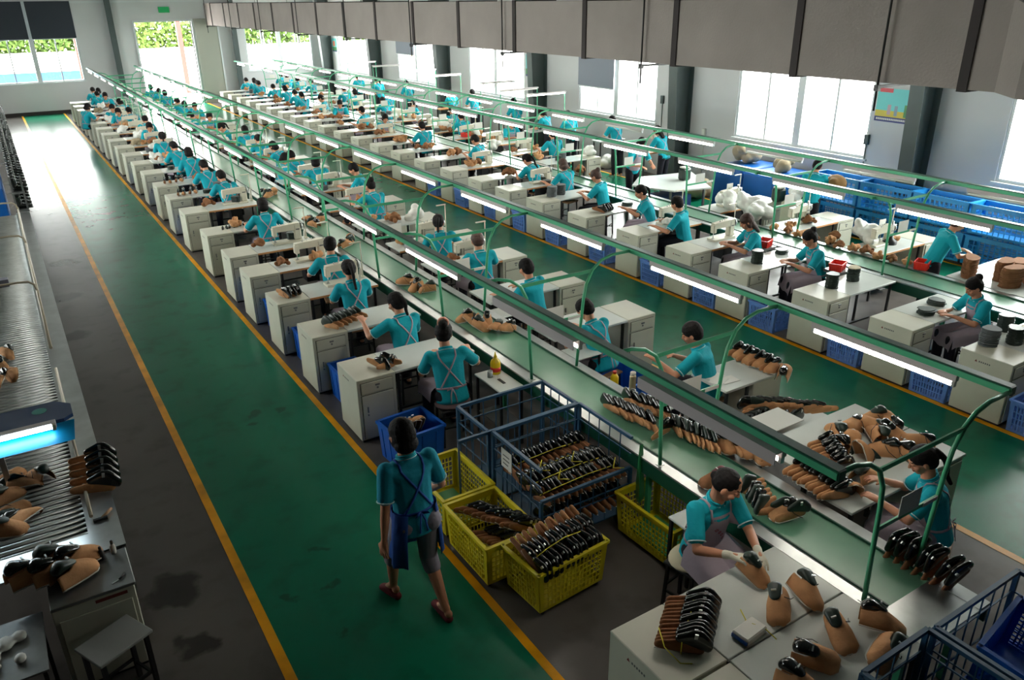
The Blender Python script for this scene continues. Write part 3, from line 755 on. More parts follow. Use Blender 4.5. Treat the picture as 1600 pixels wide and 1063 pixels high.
def apron_mesh(k, shirt, pants, mt, front=True, hang=.16, bow=True, drape='sit'):
    """apron straps crossing on the back, waist tie with bow, bib and skirt over the lap"""
    T = k['T']; Rt = T.to_3x3()
    bs = BVHTree.FromPolygons([v.co for v in shirt.vertices], [list(p.vertices) for p in shirt.polygons])
    bp = BVHTree.FromPolygons([v.co for v in pants.vertices], [list(p.vertices) for p in pants.polygons])
    def cast(o, t, bv=bs, lift=.003):
        o, t = T @ Vector(o), T @ Vector(t); h = bv.ray_cast(o, (t-o).normalized(), 3)
        return (h[0]+h[1]*lift, h[1]) if h[0] is not None else None
    m = MB().mat(mt)
    for s in (-1, 1):
        P_, N_ = [], []
        q = [((s*.085, 1, z), (s*.085, 0, z)) for z in (.34, .38)]
        q += [((s*.085, math.cos(R(a)), .36+math.sin(R(a))), (s*.085, 0, .36)) for a in (40, 65, 90, 115, 140)]
        q += [((s*(.085-.19*u), -1, .40-.31*u), (s*(.085-.19*u), 0, .40-.31*u)) for u in [j/9 for j in range(10)]]
        for o, t in q:
            h = cast(o, t)
            if h: P_.append(h[0]); N_.append(h[1])
        if len(P_) > 3: ribbon(m, P_, N_, .017)
    P_, N_ = [], []
    for j in range(25):
        a = 2*math.pi*j/24; h = cast((math.cos(a), math.sin(a), .085), (0, 0, .085))
        if h: P_.append(h[0]); N_.append(h[1])
    ribbon(m, P_, N_, .02)
    if bow:
        c = cast((0, -1, .085), (0, 0, .085))[0]; n = Rt @ Vector((0, -1, 0)); x = Rt @ Vector((1, 0, 0)); z = Rt @ Vector((0, 0, 1))
        for s in (-1, 1):
            ribbon(m, [c+n*.004, c+n*.03+x*s*.035+z*.01, c+n*.02+x*s*.055-z*.015, c+n*.008+x*s*.01-z*.005], [n, n, n, n], .014)
            ribbon(m, [c+n*.006, c+n*.02+x*s*.02-z*.06, c+n*.018+x*s*.03-z*.15], [n, n, n], .013)
    if front:
        g = {}
        for i in range(9):
            for j in range(9):
                u, v = -1+2*i/8, j/8
                w = (.085+.06*(1-v)) ; z = .02+.36*v
                h = cast((u*w, 1, z), (u*w, 0, z), bs, .006)
                g[i, j] = h[0] if h else None
        for i in range(8):
            for j in range(8):
                q = [g[i, j], g[i+1, j], g[i+1, j+1], g[i, j+1]]
                if all(x is not None for x in q): m.quad(*q); m.bm.faces.ensure_lookup_table()
        if drape == 'sit':
            nx_, ny_ = 14, 10; sk = {}
            for i in range(nx_+1):
                for j in range(ny_+1):
                    x = (-.205+.41*i/nx_); y = .04+.42*j/ny_
                    zc = None
                    for dx in (0, .02, -.02, .04, -.04):
                        h = bp.ray_cast(Vector((x+dx, y, 1.2)), Vector((0, 0, -1)), .85)
                        if h[0] is not None: zc = max(zc or 0, h[0].z)
                    if zc is None or zc < .42: zc = .50-.10*abs(x)/.2
                    if abs(x) < .06: zc = max(zc, .535)
                    sk[i, j] = Vector((x, y, zc+.008))
            for i in range(nx_):
                for j in range(ny_): m.quad(sk[i, j], sk[i+1, j], sk[i+1, j+1], sk[i, j+1])
                a, b = sk[i, ny_], sk[i+1, ny_]; m.quad(a, b, b+Vector((0, .03, -hang)), a+Vector((0, .03, -hang)))
            for i in (0, nx_):
                for j in range(ny_):
                    a, b = sk[i, j], sk[i, j+1]; s = Vector(((-.015 if i == 0 else .015), 0, -.12)); m.quad(a, b, b+s, a+s)
        bmesh.ops.remove_doubles(m.bm, verts=m.bm.verts, dist=1e-5)
        for f in m.bm.faces: f.smooth = True
    return m.mesh('apron')
def hair_mesh(kind, mt, voxel=.007):
    def E(c, rad): return ept(c, rad)
    p = [E((0, -.022, .042), (.089, .102, .088)), E((0, -.044, .008), (.089, .084, .086)), E((0, -.052, -.038), (.074, .062, .052))]
    if kind in ('pony', 'longpony'):
        n = 6 if kind == 'pony' else 8; L = .20 if kind == 'pony' else .32
        p += [E((0, -.112, .035), (.026, .026, .026))+E((0, -.09, .03), (.03, .02, .03))]
        pts = [Vector((0, -.118-.035*math.sin(math.pi*min(1, 1.4*i/n)), .035-L*i/n)) for i in range(n+1)]
        if kind == 'longpony': pts = [q+Vector((0, -.0, 0)) for q in pts]
        for i in range(n): p += [cap(pts[i], .027*(1-.4*i/n), pts[i+1], .027*(1-.4*(i+1)/n))]
    elif kind == 'bun': p += [E((0, -.108, .085), (.050, .044, .048))]
    elif kind == 'lowbun': p = [E((0, -.026, .036), (.083, .098, .082)), E((0, -.044, .008), (.083, .080, .082)), E((0, -.112, .0), (.030, .028, .030))]
    elif kind == 'bob': p += [E((0, -.055, -.06), (.092, .072, .066)), E((-.066, -.01, -.02), (.02, .045, .06)), E((.066, -.01, -.02), (.02, .045, .06))]
    elif kind == 'short': p += [E((0, -.05, -.022), (.076, .060, .05)), E((-.06, .0, .03), (.026, .05, .04)), E((.06, .0, .03), (.026, .05, .04))]
    elif kind == 'loose': p += [E((0, -.06, -.06), (.078, .055, .07))+E((0, -.09, -.2), (.06, .03, .05)), E((-.066, -.01, -.03), (.02, .04, .07)), E((.066, -.01, -.03), (.02, .04, .07))]
    return blob('hair', p, voxel, [mt], 3)
HAIRS = {h: (hair_mesh(h, M_HAIR), hair_mesh(h, M_HAIRB)) for h in ('pony', 'longpony', 'bun', 'bob', 'short', 'loose')}
HAIRN = {'pony': 'ponytailed', 'longpony': 'long-ponytailed', 'bun': 'bun-haired', 'bob': 'bob-haired', 'short': 'short-haired', 'loose': 'loose-haired'}

POSES = {
 'work': dict(lean=13, twist=0, headp=32, headyaw=0, hands=[(-.10, .44, .80), (.10, .44, .80)]),
 'hunch': dict(lean=24, twist=4, headp=42, headyaw=6, hands=[(-.14, .50, .80), (.10, .47, .80)]),
 'reachl': dict(lean=16, twist=10, headp=26, headyaw=12, hands=[(-.34, .42, .90), (.06, .44, .80)]),
 'reachr': dict(lean=17, twist=-12, headp=28, headyaw=-10, hands=[(-.06, .44, .80), (.34, .40, .82)]),
 'wide': dict(lean=10, twist=-4, headp=24, headyaw=-8, hands=[(-.24, .42, .80), (.22, .42, .80)]),
}
PP = {}
VOX = .0085
for nm, ps in POSES.items():
    k = skeleton((0, 0, .55), **ps)
    body, sh, pa = body_mesh(k, VOX), shirt_mesh(k, .010, M_POLO), pants_mesh(k, .013, M_PANT)
    PP[nm] = dict(k=k, body=body, shirt=sh, pants=pa, apron=apron_mesh(k, sh, pa, M_APR), trim=trim_mesh(k), shoes=[shoe_mesh(l[2], l[3], M_PANT) for l in k['leg']])
# standing at a bench
k = skeleton((0, 0, .86), lean=18, twist=0, headp=34, headyaw=0, hands=[(-.14, .46, 1.0), (.16, .44, 1.0)], legs='stand',
             feet=[((s*.085, 0, .84), (s*.10, .03, .46), (s*.11, -.02, .09), (s*.12, .12, .03)) for s in (-1, 1)])
body, sh, pa = body_mesh(k, VOX), shirt_mesh(k, .010, M_POLO), pants_mesh(k, .013, M_PANT)
PP['stand'] = dict(k=k, body=body, shirt=sh, pants=pa, apron=apron_mesh(k, sh, pa, M_APR, drape='none'), trim=trim_mesh(k), shoes=[shoe_mesh(l[2], l[3], M_PANT) for l in k['leg']])

def person(pose, hair, loc, rz, label, group=None, brown=False, apron=True, shoes=False, stool=None, stool_label=None, shirt_m=None):
    d = PP[pose]; o = link('person', d['body'], None, loc, (0, 0, rz)); tag(o, label, 'person', group)
    link('polo_shirt', d['shirt'], o); link('trousers', d['pants'], o); link('collar', d['trim'], o)
    if apron: link('apron', d['apron'], o)
    if hair: h = link('hair', HAIRS[hair][1 if brown else 0], o); h.matrix_local = d['k']['H']
    if shoes:
        for s in d['shoes']: link('shoe', s, o)
    if stool: stool.place((loc[0], loc[1], .0), rz, stool_label, 'stool', 'worker stools')
    return o
# workers: (head x, head y, pose, hair, yaw deg, apron, brown) ; head overhangs the seat by ~.2 m
USED = {}; PL = {}
def seat(rk, i, hx, hy, pose, hair, yaw, apron=True, brown=False, extra=None, stoolk=None):
    USED.setdefault(rk, set())
    if abs(yaw) < 80 and hy > 12.9:     # the gap before the closest desk
        fr = min([q for q in rows[rk] if q not in USED[rk]], key=lambda q: abs(q-.12-hy))
        if abs(fr-.12-hy) < 1.7: hy = fr-.12; USED[rk].add(fr)
    elif abs(yaw) > 100:
        fr = min([q for q in rows[rk] if q not in USED[rk]], key=lambda q: abs(q+.57+.12-hy))
        if abs(fr+.69-hy) < 1.7:
            hy = fr+.69; j = rows[rk].index(fr); USED[rk].add(fr)
            if j+1 < len(rows[rk]): USED[rk].add(rows[rk][j+1])
    k = PP[pose]['k']; h = k['H'].translation
    PL.setdefault(rk, [])
    for _ in range(4):
        if any(math.dist((hx, hy), q) < .56 for q in PL[rk]): hy += .62
    PL[rk].append((hx, hy))
    c, s = math.cos(R(yaw)), math.sin(R(yaw)); dx, dy = h.x*c-h.y*s, h.x*s+h.y*c
    lab = '%s worker in teal polo, %s from near end, %s' % (HAIRN[hair], ORDS[i], ROWN[rk])
    if extra: lab = extra
    st = stoolk if stoolk else (P_STOOL if hy < 15.5 else None)
    sl = 'stool under the worker who sits %s from near end, %s' % (ORDS[i], ROWN[rk])
    z = -.02 if pose != 'stand' else 0
    o_ = person(pose, hair, (hx-dx, hy-dy, z), R(yaw), lab, 'workers of the '+ROWN[rk], brown, apron, shoes=hy < 12, stool=None if pose == 'stand' else st, stool_label=sl)
    if hy > 5: o_.scale = (1.07, 1.05, 1.04)
    return o_
BLp = [(3.46, 6.86, 'reachr', 'bun', -8), (3.42, 7.98, 'reachl', 'pony', -2), (3.42, 9.44, 'work', 'longpony', -4), (3.60, 10.6, 'wide', 'short', -12), (3.50, 13.5, 'wide', 'bob', 0),
       (3.57, 16.7, 'hunch', 'short', 6), (3.54, 18.0, 'hunch', 'short', 4), (3.56, 19.7, 'work', 'bob', 0), (3.50, 21.2, 'hunch', 'short', 10), (3.5, 23.0, 'work', 'pony', -6), (3.55, 24.9, 'work', 'bob', 172),
       (3.75, 26.9, 'hunch', 'short', -10), (3.3, 27.5, 'work', 'bob', 160), (3.68, 28.9, 'hunch', 'pony', 0), (2.62, 30.0, 'work', 'bob', -60), (3.28, 30.3, 'work', 'short', 170), (3.8, 32.4, 'hunch', 'bob', 20), (3.6, 33.7, 'work', 'bob', 175), (3.45, 34.6, 'hunch', 'short', 0), (3.6, 35.8, 'work', 'bob', 0), (3.5, 37.1, 'hunch', 'short', 0)]
BRp = [(5.62, 5.40, 'reachl', 'short', 20), (5.18, 6.66, 'hunch', 'short', 8), (5.35, 8.15, 'wide', 'short', 22), (5.46, 9.6, 'wide', 'short', -4), (5.5, 10.9, 'reachr', 'pony', -8), (5.66, 14.0, 'reachl', 'bun', 4), (6.0, 14.95, 'work', 'short', 60), (5.6, 15.7, 'wide', 'bob', 0),
       (5.2, 16.5, 'work', 'bob', -70), (5.49, 18.2, 'hunch', 'short', 5), (5.46, 19.4, 'work', 'bob', 40), (5.55, 21.1, 'hunch', 'short', 0), (5.6, 22.5, 'work', 'bob', 0), (5.3, 23.6, 'hunch', 'pony', 70), (5.48, 25.2, 'work', 'bob', 175), (5.1, 25.7, 'hunch', 'short', 50), (5.69, 28.2, 'work', 'short', 170), (5.5, 29.2, 'work', 'bob', 0), (5.55, 31.3, 'hunch', 'short', 20), (5.65, 33.6, 'work', 'bob', 0), (5.68, 36.0, 'hunch', 'short', 0), (5.6, 38.5, 'work', 'bob', 0)]
CLp = [(9.52, 4.62, 'work', 'bun', 62), (9.5, 7.0, 'work', 'bun', 60), (9.46, 8.15, 'work', 'loose', 58), (9.36, 9.6, 'wide', 'short', 30), (9.5, 10.68, 'reachl', 'pony', 40), (9.66, 12.2, 'work', 'bun', 28), (9.78, 14.0, 'wide', 'bob', 15), (9.65, 15.1, 'hunch', 'longpony', 12), (9.9, 17.3, 'work', 'short', 30),
       (9.82, 19.8, 'wide', 'short', 10), (9.7, 21.3, 'work', 'bob', 170), (9.78, 24.1, 'wide', 'short', 40), (9.9, 26.3, 'work', 'short', 160), (9.95, 27.9, 'work', 'short', 60), (9.7, 29.0, 'work', 'longpony', 10), (9.9, 30.4, 'hunch', 'short', 10), (9.95, 31.6, 'work', 'bob', 20), (9.9, 32.8, 'hunch', 'short', 0), (9.7, 34.0, 'work', 'short', 10), (9.85, 35.1, 'hunch', 'short', 0), (9.9, 36.2, 'work', 'bob', 0), (9.8, 37.3, 'hunch', 'short', 0)]
CRp = [(11.6, 12.25+.85, 'stand', 'bob', 178), (11.9, 16.7, 'wide', 'longpony', 0), (12.15, 19.9, 'work', 'short', 172), (11.66, 20.9, 'wide', 'short', 0), (12.1, 23.0, 'wide', 'bun', 0), (11.8, 24.4, 'work', 'bob', 180), (11.6, 25.6, 'hunch', 'short', 0), (12.4, 26.6, 'work', 'short', 10), (11.69, 29.6, 'work', 'bob', 0), (11.8, 31.0, 'work', 'short', 0), (11.9, 34.8, 'hunch', 'short', 0), (11.74, 35.9, 'work', 'bob', 0), (12.0, 37.2, 'hunch', 'short', 0), (11.76, 38.2, 'work', 'short', 0), (11.85, 39.4, 'work', 'bob', 0)]
for i, a in enumerate(BLp):
    if i == 0: o_ = seat('BL', 0, *a, stoolk=P_STOOLP, brown=False, extra='worker with pink scrunchie and crossed apron straps beside the yellow oil bottle'); sm_ = link('scrunchie', MB().mat(M_PINK).tube([(.046*math.cos(t), -.100-.020*math.sin(t), .105+.042*math.sin(t)) for t in [2*math.pi*q/16 for q in range(17)]], .014, 8).mesh('scrunchie'), o_); sm_.matrix_local = PP['reachr']['k']['H']
    elif i == 2: seat('BL', 2, *a, extra='worker with very long black ponytail sewing, third desk of first belt')
    else: seat('BL', i, *a, stoolk=P_STOOLP if i == 1 else None)
for i, a in enumerate(BRp):
    if i == 0: seat('BR', 0, *a, apron=False, extra='man in plain teal polo without apron beside the big blue bin')
    else: seat('BR', i, *a, apron=i not in (2,), brown=i == 3)
for i, a in enumerate(CLp): seat('CL', i, *a, apron=i not in (3, 5), brown=i in (2, 5, 6))
for i, a in enumerate(CRp): seat('CR', i, *a, extra='woman in pale apron standing behind the large white cutting table' if i == 0 else None)
# people standing along the window wall
WL = [(13.3, 14.5, 10, 'loose'), (13.55, 16.5, 0, 'short'), (13.2, 18.0, -6, 'short'), (12.95, 18.9, 20, 'bob'), (13.6, 21.4, 0, 'short'), (13.9, 24.5, -10, 'short'), (13.25, 24.9, 0, 'bob'), (13.5, 28.9, 0, 'pony'), (13.1, 30.8, 0, 'short'), (13.05, 32.7, 0, 'short')]
for i, (x, y, yaw, hr) in enumerate(WL):
    h = PP['stand']['k']['H'].translation
    person('stand', hr, (x+math.sin(R(yaw))*h.y, y-h.y, 0), R(yaw), '%s worker in teal polo standing by window wall, %s from near end' % (HAIRN[hr], ORDS[i]), 'workers along the window wall')
# woman at the near end of the second belt, leather stack in front of her
h = PP['stand']['k']['H'].translation
person('stand', 'short', (10.98, 5.98, -.04), R(-128), 'standing worker in teal polo leaning over tall brown leather piles', brown=True, apron=False)
# porter carrying a brown sack by the wire crates
person('stand', 'short', (12.55, 9.35, 0), R(-60), 'person in teal polo carrying a bulging brown sack by the blue crates', apron=False)
m = blob('sack', [ept((0, 0, 0), (.24, .2, .18))+ept((.1, .05, -.1), (.22, .2, .15)), ept((-.2, 0, .05), (.08, .08, .06))], .02, [M_SACK], 5)
tag(link('sack', m, None, (13.02, 9.2, 1.12), (0, .2, .4)), 'bulging brown sack carried in front of the porter', 'sack')

# ---- seated woman in the foreground, face down to the shoe she trims
k = skeleton((0, 0, .56), lean=9, twist=0, headp=32, headyaw=38, hands=[(-.02, .50, .83), (.17, .44, .84)])
kb = body_mesh(k, .0046, hands=False); ks = shirt_mesh(k, .006, M_POLO); kp = pants_mesh(k, .010, M_PANT)
hero = link('person', kb, None, (3.77, 3.34, 0), (0, 0, R(176))); hero.scale = (1.05,)*3
tag(hero, 'woman in teal polo and lilac apron with white gloves trimming a tan shoe upper', 'person')
link('polo_shirt', ks, hero); link('trousers', kp, hero); link('collar', trim_mesh(k), hero)
ap = apron_mesh(k, ks, kp, M_APR); ao = link('apron', ap, hero)
for s in k['leg']: link('shoe', shoe_mesh(s[2], s[3], M_PANT), hero)
hh = link('hair', hair_mesh('lowbun', M_HAIR, .005), hero); hh.matrix_local = k['H']
for i, (s, e, w) in enumerate(k['arm']):
    link('glove', blob('glove', hand_parts(w, e, (-1, 1)[i], .7)+[cap(w-(w-e).normalized()*.035, .030, w, .027)], .0034, [M_GLOVE], 2), hero)
# red flower print on the bib
T = k['T']; bs = BVHTree.FromPolygons([v.co for v in ks.vertices], [list(p.vertices) for p in ks.polygons]); m = MB().mat(mat('dull_red_print', sc(150, 74, 92), .8))
for (x, z) in ((-.03, .20), (.0, .235), (-.055, .15), (.035, .27)):
    for q in range(5):
        a = q*1.256; o_ = T @ Vector((x+.010*math.cos(a), 1, z+.010*math.sin(a))); t_ = T @ Vector((x+.010*math.cos(a), 0, z+.010*math.sin(a)))
        h_ = bs.ray_cast(o_, (t_-o_).normalized(), 3)
        if h_[0] is not None: m.ell(h_[0]+h_[1]*.0075, (.006, .006, .002), h_[1].to_track_quat('Z', 'Y').to_matrix(), 8, 4)
m.build('printed_flower', hero)
P_STOOLC.place((3.72, 3.38, 0), R(-170), 'black steel stool with cream cushion under the gloved woman', 'stool', 'worker stools')

# ---- seated woman at the near end table of the far side
k = skeleton((0, 0, .55), lean=12, twist=12, headp=30, headyaw=14, hands=[(-.24, .40, .82), (.08, .44, .82)])
kb = body_mesh(k, .0058); ks = shirt_mesh(k, .008, M_POLO); kp = pants_mesh(k, .011, M_CAPRI)
w2 = link('person', kb, None, (5.44, 2.50, -.0), (0, 0, R(24)))
tag(w2, 'woman with ponytail in teal polo sorting shoe uppers at the end table', 'person')
link('polo_shirt', ks, w2); link('trousers', kp, w2); link('collar', trim_mesh(k), w2); link('apron', apron_mesh(k, ks, kp, M_APR), w2)
hh = link('hair', hair_mesh('longpony', M_HAIR, .006), w2); hh.matrix_local = k['H']
for s in k['leg']: link('shoe', shoe_mesh(s[2], s[3], M_PANT), w2)
P_STOOL.place((5.44, 2.50, 0), R(24), 'wooden stool under the ponytailed woman at the end table', 'stool', 'worker stools')

# ---- woman walking away up the green aisle
k = skeleton((0, 0, .83), lean=5, twist=-4, headp=10, headyaw=6, hands=[(-.27, -.02, .70), (.20, .20, .84)], legs='walk',
             feet=[((-.085, .02, .82), (-.10, .19, .46), (-.10, .22, .13), (-.12, .32, .035)), ((.085, -.02, .82), (.09, .0, .45), (.08, -.22, .10), (.09, -.08, .03))],
             poles=[(-.5, -1, -.1), (.6, -1, -.2)])
kb = body_mesh(k, .0055, curl=.35); ks = shirt_mesh(k, .007, M_POLO2, long=.03); kp = pants_mesh(k, .009, M_CAPRI, crop=True)
wk = link('person', kb, None, (1.95, 4.50, 0), (0, 0, R(6))); wk.scale = (1.05,)*3
tag(wk, 'woman in teal polo, blue apron and grey capri trousers walking up the green aisle', 'person')
link('polo_shirt', ks, wk); link('trousers', kp, wk); link('collar', trim_mesh(k), wk)
m = apron_mesh(k, ks, kp, M_APRB, drape='none', bow=True); ao = link('apron', m, wk)
# the apron skirt swings round both hips and shows between the legs
m = MB().mat(M_APRB)
for s in (-1, 1):
    n = 8; g = []
    for i in range(n+1):
        a = R(-50+150*i/n); r = .175
        top = Vector((s*r*math.cos(a)*.98, r*math.sin(a)*.78, .93)); g.append((top, top+Vector((s*.02+.01*math.sin(i*2.1), -.01*i/n, -.2)), top+Vector((s*.03+.02*math.sin(i*2.1), .03*i/n, -.44))))
    for a, b in zip(g, g[1:]): m.quad(a[0], b[0], b[1], a[1]); m.quad(a[1], b[1], b[2], a[2])
g = [Vector((x, .17+.02*math.sin(x*40), .93)) for x in [-.12+.24*i/6 for i in range(7)]]
for a, b in zip(g, g[1:]): m.quad(a, b, b+Vector((0, .06, -.5)), a+Vector((0, .06, -.5)))
bmesh.ops.remove_doubles(m.bm, verts=m.bm.verts, dist=1e-4)
me = m.mesh('apron_skirt'); so = link('apron_skirt', me, wk); sm = so.modifiers.new('t', 'SOLIDIFY'); sm.thickness = .004
for p in me.polygons: p.use_smooth = True
hh = link('hair', hair_mesh('bob', M_HAIR, .006), wk); hh.matrix_local = k['H']
for s in k['leg']: link('shoe', shoe_mesh(s[2], s[3], M_REDSH), wk)
# ------------------------------------------------------------------ air duct under the roof
DX = 9.0
m = MB().mat(M_DUCT).box(DX, DX+.95, 4.95, YW-.05, 3.42, 4.34)
duct = m.build('air_duct'); tag(duct, 'long grey insulated air duct hanging under the roof along the hall', 'air duct')
# flared near end
m = MB().mat(M_DUCT)
def loft(m, secs):
    L = []
    for (x0, x1, y, z0, z1) in secs: L.append([m.bm.verts.new(c) for c in ((x0, y, z0), (x1, y, z0), (x1, y, z1), (x0, y, z1))])
    fs = []
    for a, b in zip(L, L[1:]):
        for j in range(4): fs.append(m.bm.faces.new((a[j], a[(j+1) % 4], b[(j+1) % 4], b[j])))
    fs += [m.bm.faces.new(L[0]), m.bm.faces.new(L[-1][::-1])]; m._set(fs)
loft(m, [(DX, DX+.95, 4.95, 3.42, 4.34), (DX, DX+.95, 4.62, 3.42, 4.34), (DX-.25, DX+.95, 4.28, 3.40, 4.24), (DX-.25, DX+.95, 3.2, 3.36, 4.1)])
m.build('duct_elbow', duct)
k = 0; y = 4.97
while y < YW-.5:
    w = .055
    MB().mat(M_DUCTB).box(DX-.022, DX+.97, y-w, y+w, 3.395, 3.42).box(DX-.022, DX, y-w, y+w, 3.42, 4.345).box(DX-.022, DX+.97, y-w, y+w, 4.34, 4.36).build('joint_band', duct)
    y += 2.28
for i in range(9):
    y = 5.95+4.25*i
    m = MB().mat(M_BLK).cyl((DX-.07, y, 3.1), (DX-.07, y, 4.9 if i else 6.5), .014, 8).cyl((DX+1.02, y, 3.3), (DX+1.02, y, 6.5), .008, 8).box(DX-.11, DX+1.06, y-.02, y+.02, 3.36, 3.392).box(DX-.1, DX-.04, y-.03, y+.03, 3.33, 3.40)
    if i: m.cyl((DX-.07, y, 4.9), (DX-.07, y, 6.5), .008, 8)
    tag(m.build('duct_hanger'), 'threaded rod hanger carrying the air duct, %s from near end' % ORDS[i], 'hanger', 'duct hangers')
# roof beams just under the ceiling
for i, y in enumerate((2.25, 8.55, 14.85, 21.15, 27.45, 33.75)):
    o = MB().mat(M_COLM).box(-7, XW, y-.12, y+.12, 5.9, 6.5).build('beam_%d' % (i+1)); struct(o)
tag(MB().mat(mat('exit_green', sc(20, 120, 66), .5, emit=(sc(20, 140, 76), .3))).box(7.05, 7.5, YW-.06, YW-.01, 3.98, 4.22).build('exit_sign'), 'small green sign box above the bright doorway', 'sign')
tag(MB().mat(mat('banner_red', sc(176, 74, 50), .7)).box(XW-.02, XW-.005, 6.2, 9.2, 4.42, 4.9).build('banner'), 'red banner on the wall above the duct by the near column', 'banner')

# posters on the window wall
def poster(name, y0, y1, z0, z1, kind, label):
    x = XW-.004
    m = MB().mat(mat('poster_sky', sc(98, 196, 196), .5))
    def q(a, b, lo, hi, d=0): m.quad((x-.004-d, y1-(y1-y0)*a, z0+(z1-z0)*lo), (x-.004-d, y1-(y1-y0)*b, z0+(z1-z0)*lo), (x-.004-d, y1-(y1-y0)*b, z0+(z1-z0)*hi), (x-.004-d, y1-(y1-y0)*a, z0+(z1-z0)*hi))
    m.box(x-.004, x, y0, y1, z0, z1)
    if kind == 0:
        m.mat(mat('poster_yellow', sc(196, 178, 60), .5)); q(0, 1, .15, .34, .001)
        m.mat(mat('poster_navy', sc(30, 40, 110), .5)); q(0, 1, 0, .15, .001)
        m.mat(mat('poster_red', sc(200, 70, 80), .5)); q(.05, .42, .88, 1, .001)
        m.mat(mat('poster_pink', sc(176, 150, 160), .5)); q(.33, .43, .22, .52, .002)
        m.mat(mat('poster_grey', sc(130, 150, 160), .5)); q(.53, .62, .2, .5, .002)
        m.mat(mat('poster_green', sc(60, 130, 70), .5)); q(.80, .97, .18, .55, .002)
        m.mat(M_CARD)
        a = .05
        while a < .9:
            w = .025+.02*((a*37) % 1); q(a, a+w, .05, .11, .002); a += w+.012
    else:
        m.mat(mat('poster_green', sc(60, 130, 70), .5)); q(0, 1, .08, .35, .001)
        m.mat(mat('poster_orange', sc(206, 120, 90), .5)); q(.2, .7, .4, .8, .001)
        m.mat(mat('poster_navy', sc(30, 40, 110), .5)); q(0, 1, 0, .08, .001)
    tag(m.build(name), label, 'poster')
poster('poster', 8.93, 9.68, 2.10, 2.72, 0, 'poster with teal sky, yellow ground and navy caption strip beside the near column')
poster('poster', 21.75, 22.2, 2.1, 2.75, 1, 'green and orange poster between window and third column of the long wall')
poster('poster', 38.9, 39.5, 2.1, 2.7, 1, 'small green poster near the far corner of the long wall')
for i, (y, z) in enumerate(((9.75, 1.72), (15.75, 1.95), (14.2, 1.3))):
    tag(MB().mat(M_COLM if i < 2 else M_CARD).box(XW-.06, XW-.001, y-.05, y+.05, z-.1, z+.1, .006).cyl((XW-.02, y, 0.2), (XW-.02, y, z-.1), .01, 8).build('switch_box'), ('grey switch box with conduit beside the second window', 'grey switch box with conduit by the third window', 'small pale switch box by the second column')[i], 'switch box')

# ------------------------------------------------------------------ shoe uppers
def make_upper(mt, dark, lin=M_LIN):
    """open shoe upper standing on its edge: broad suede shell, tall padded dark collar, pale lining edge. Toe at +y"""
    m = MB().mat(mt); nY, nA = 14, 13; g = []
    for j in range(nY+1):
        s = j/nY; y = .125-.24*s
        w = .066*min(1, (s*5+.25))**.5 if s < .5 else .066-.012*(s-.5)*2
        h = .035+.075*min(1, s*1.9)**.85 if s < .55 else .110-.010*(s-.55)*2
        op = 0 if s < .45 else min(1, (s-.45)*4)
        row = []
        for i in range(nA+1):
            u = i/nA; a = math.pi*u
            if op: a = (u*2*(math.pi/2-.6*op)) if u < .5 else math.pi-((1-u)*2*(math.pi/2-.6*op))
            row.append(Vector((w*math.cos(a), y, h*max(0, math.sin(a))**.75)))
        g.append(row)
    V = [[m.bm.verts.new(p) for p in r] for r in g]; fs = []
    for j in range(nY):
        for i in range(nA):
            if j >= 7 and i == nA//2: continue
            fs.append(m.bm.faces.new((V[j][i], V[j][i+1], V[j+1][i+1], V[j+1][i])))
    fs.append(m.bm.faces.new(V[0])); m._set(fs, True)
    o = link('shoe_upper', m.mesh('shoe_upper')); sm = o.modifiers.new('t', 'SOLIDIFY'); sm.thickness = .004
    c = MB().mat(dark).hull(ept((0, -.010, .110), (.034, .034, .011), Euler((R(-16), 0, 0)).to_matrix())+ept((0, -.068, .128), (.042, .032, .020))+ept((0, -.098, .102), (.034, .019, .022)))
    for f in c.bm.faces: f.smooth = True
    c.build('padded_collar', o)
    l = MB().mat(lin)
    l.tube([g[j][0]+Vector((0, 0, .002)) for j in range(nY, 0, -1)]+[Vector((0, .128, .003))]+[g[j][nA]+Vector((0, 0, .002)) for j in range(1, nY+1)], .0045, 6)
    l.build('lining_edge', o)
    t = MB().mat(M_BLK)
    t.tube([(-.05, .0, .10), (-.072, -.03, .06), (-.070, -.08, .02), (-.076, -.11, .004)], .0026, 5)
    t.mat(M_STEEL).box(-.014, .014, -.02, -.012, .138, .146)
    t.build('elastic_loop', o)
    return Proto(o)
def make_folded(mt, dark):
    """flat folded upper packed in bundles: suede toe at +y, large patent rear, thickness in x"""
    m = MB().mat(mt)
    m.hull(ept((0, .135, .030), (.015, .030, .028))+ept((0, .0, .045), (.018, .04, .045))+ept((0, -.08, .025), (.016, .03, .025)))
    for f in m.bm.faces: f.smooth = True
    o = m.build('shoe_upper')
    c = MB().mat(dark).hull(ept((0, .035, .092), (.019, .028, .026))+ept((0, -.05, .118), (.0225, .055, .044))+ept((0, -.125, .065), (.020, .025, .040)))
    for f in c.bm.faces: f.smooth = True
    c.build('padded_collar', o)
    MB().mat(M_STEEL).box(-.0235, -.015, -.05, -.032, .12, .15).mat(M_LIN).tube([(-.008, .160, .008), (0, .06, -.0005), (-.004, -.08, .0)], .004, 5).build('buckle', o)
    return Proto(o)
P_UP, P_UPG, P_UPM = make_upper(M_TAN, M_PAT), make_upper(M_TAN, M_GRNL), make_upper(M_TAND, M_MAR)
P_FO, P_FOD, P_FOG = make_folded(M_TAN, M_PAT), make_folded(M_TAND, M_PAT), make_folded(M_TAN, M_GRNL)
rs = random.Random(11)
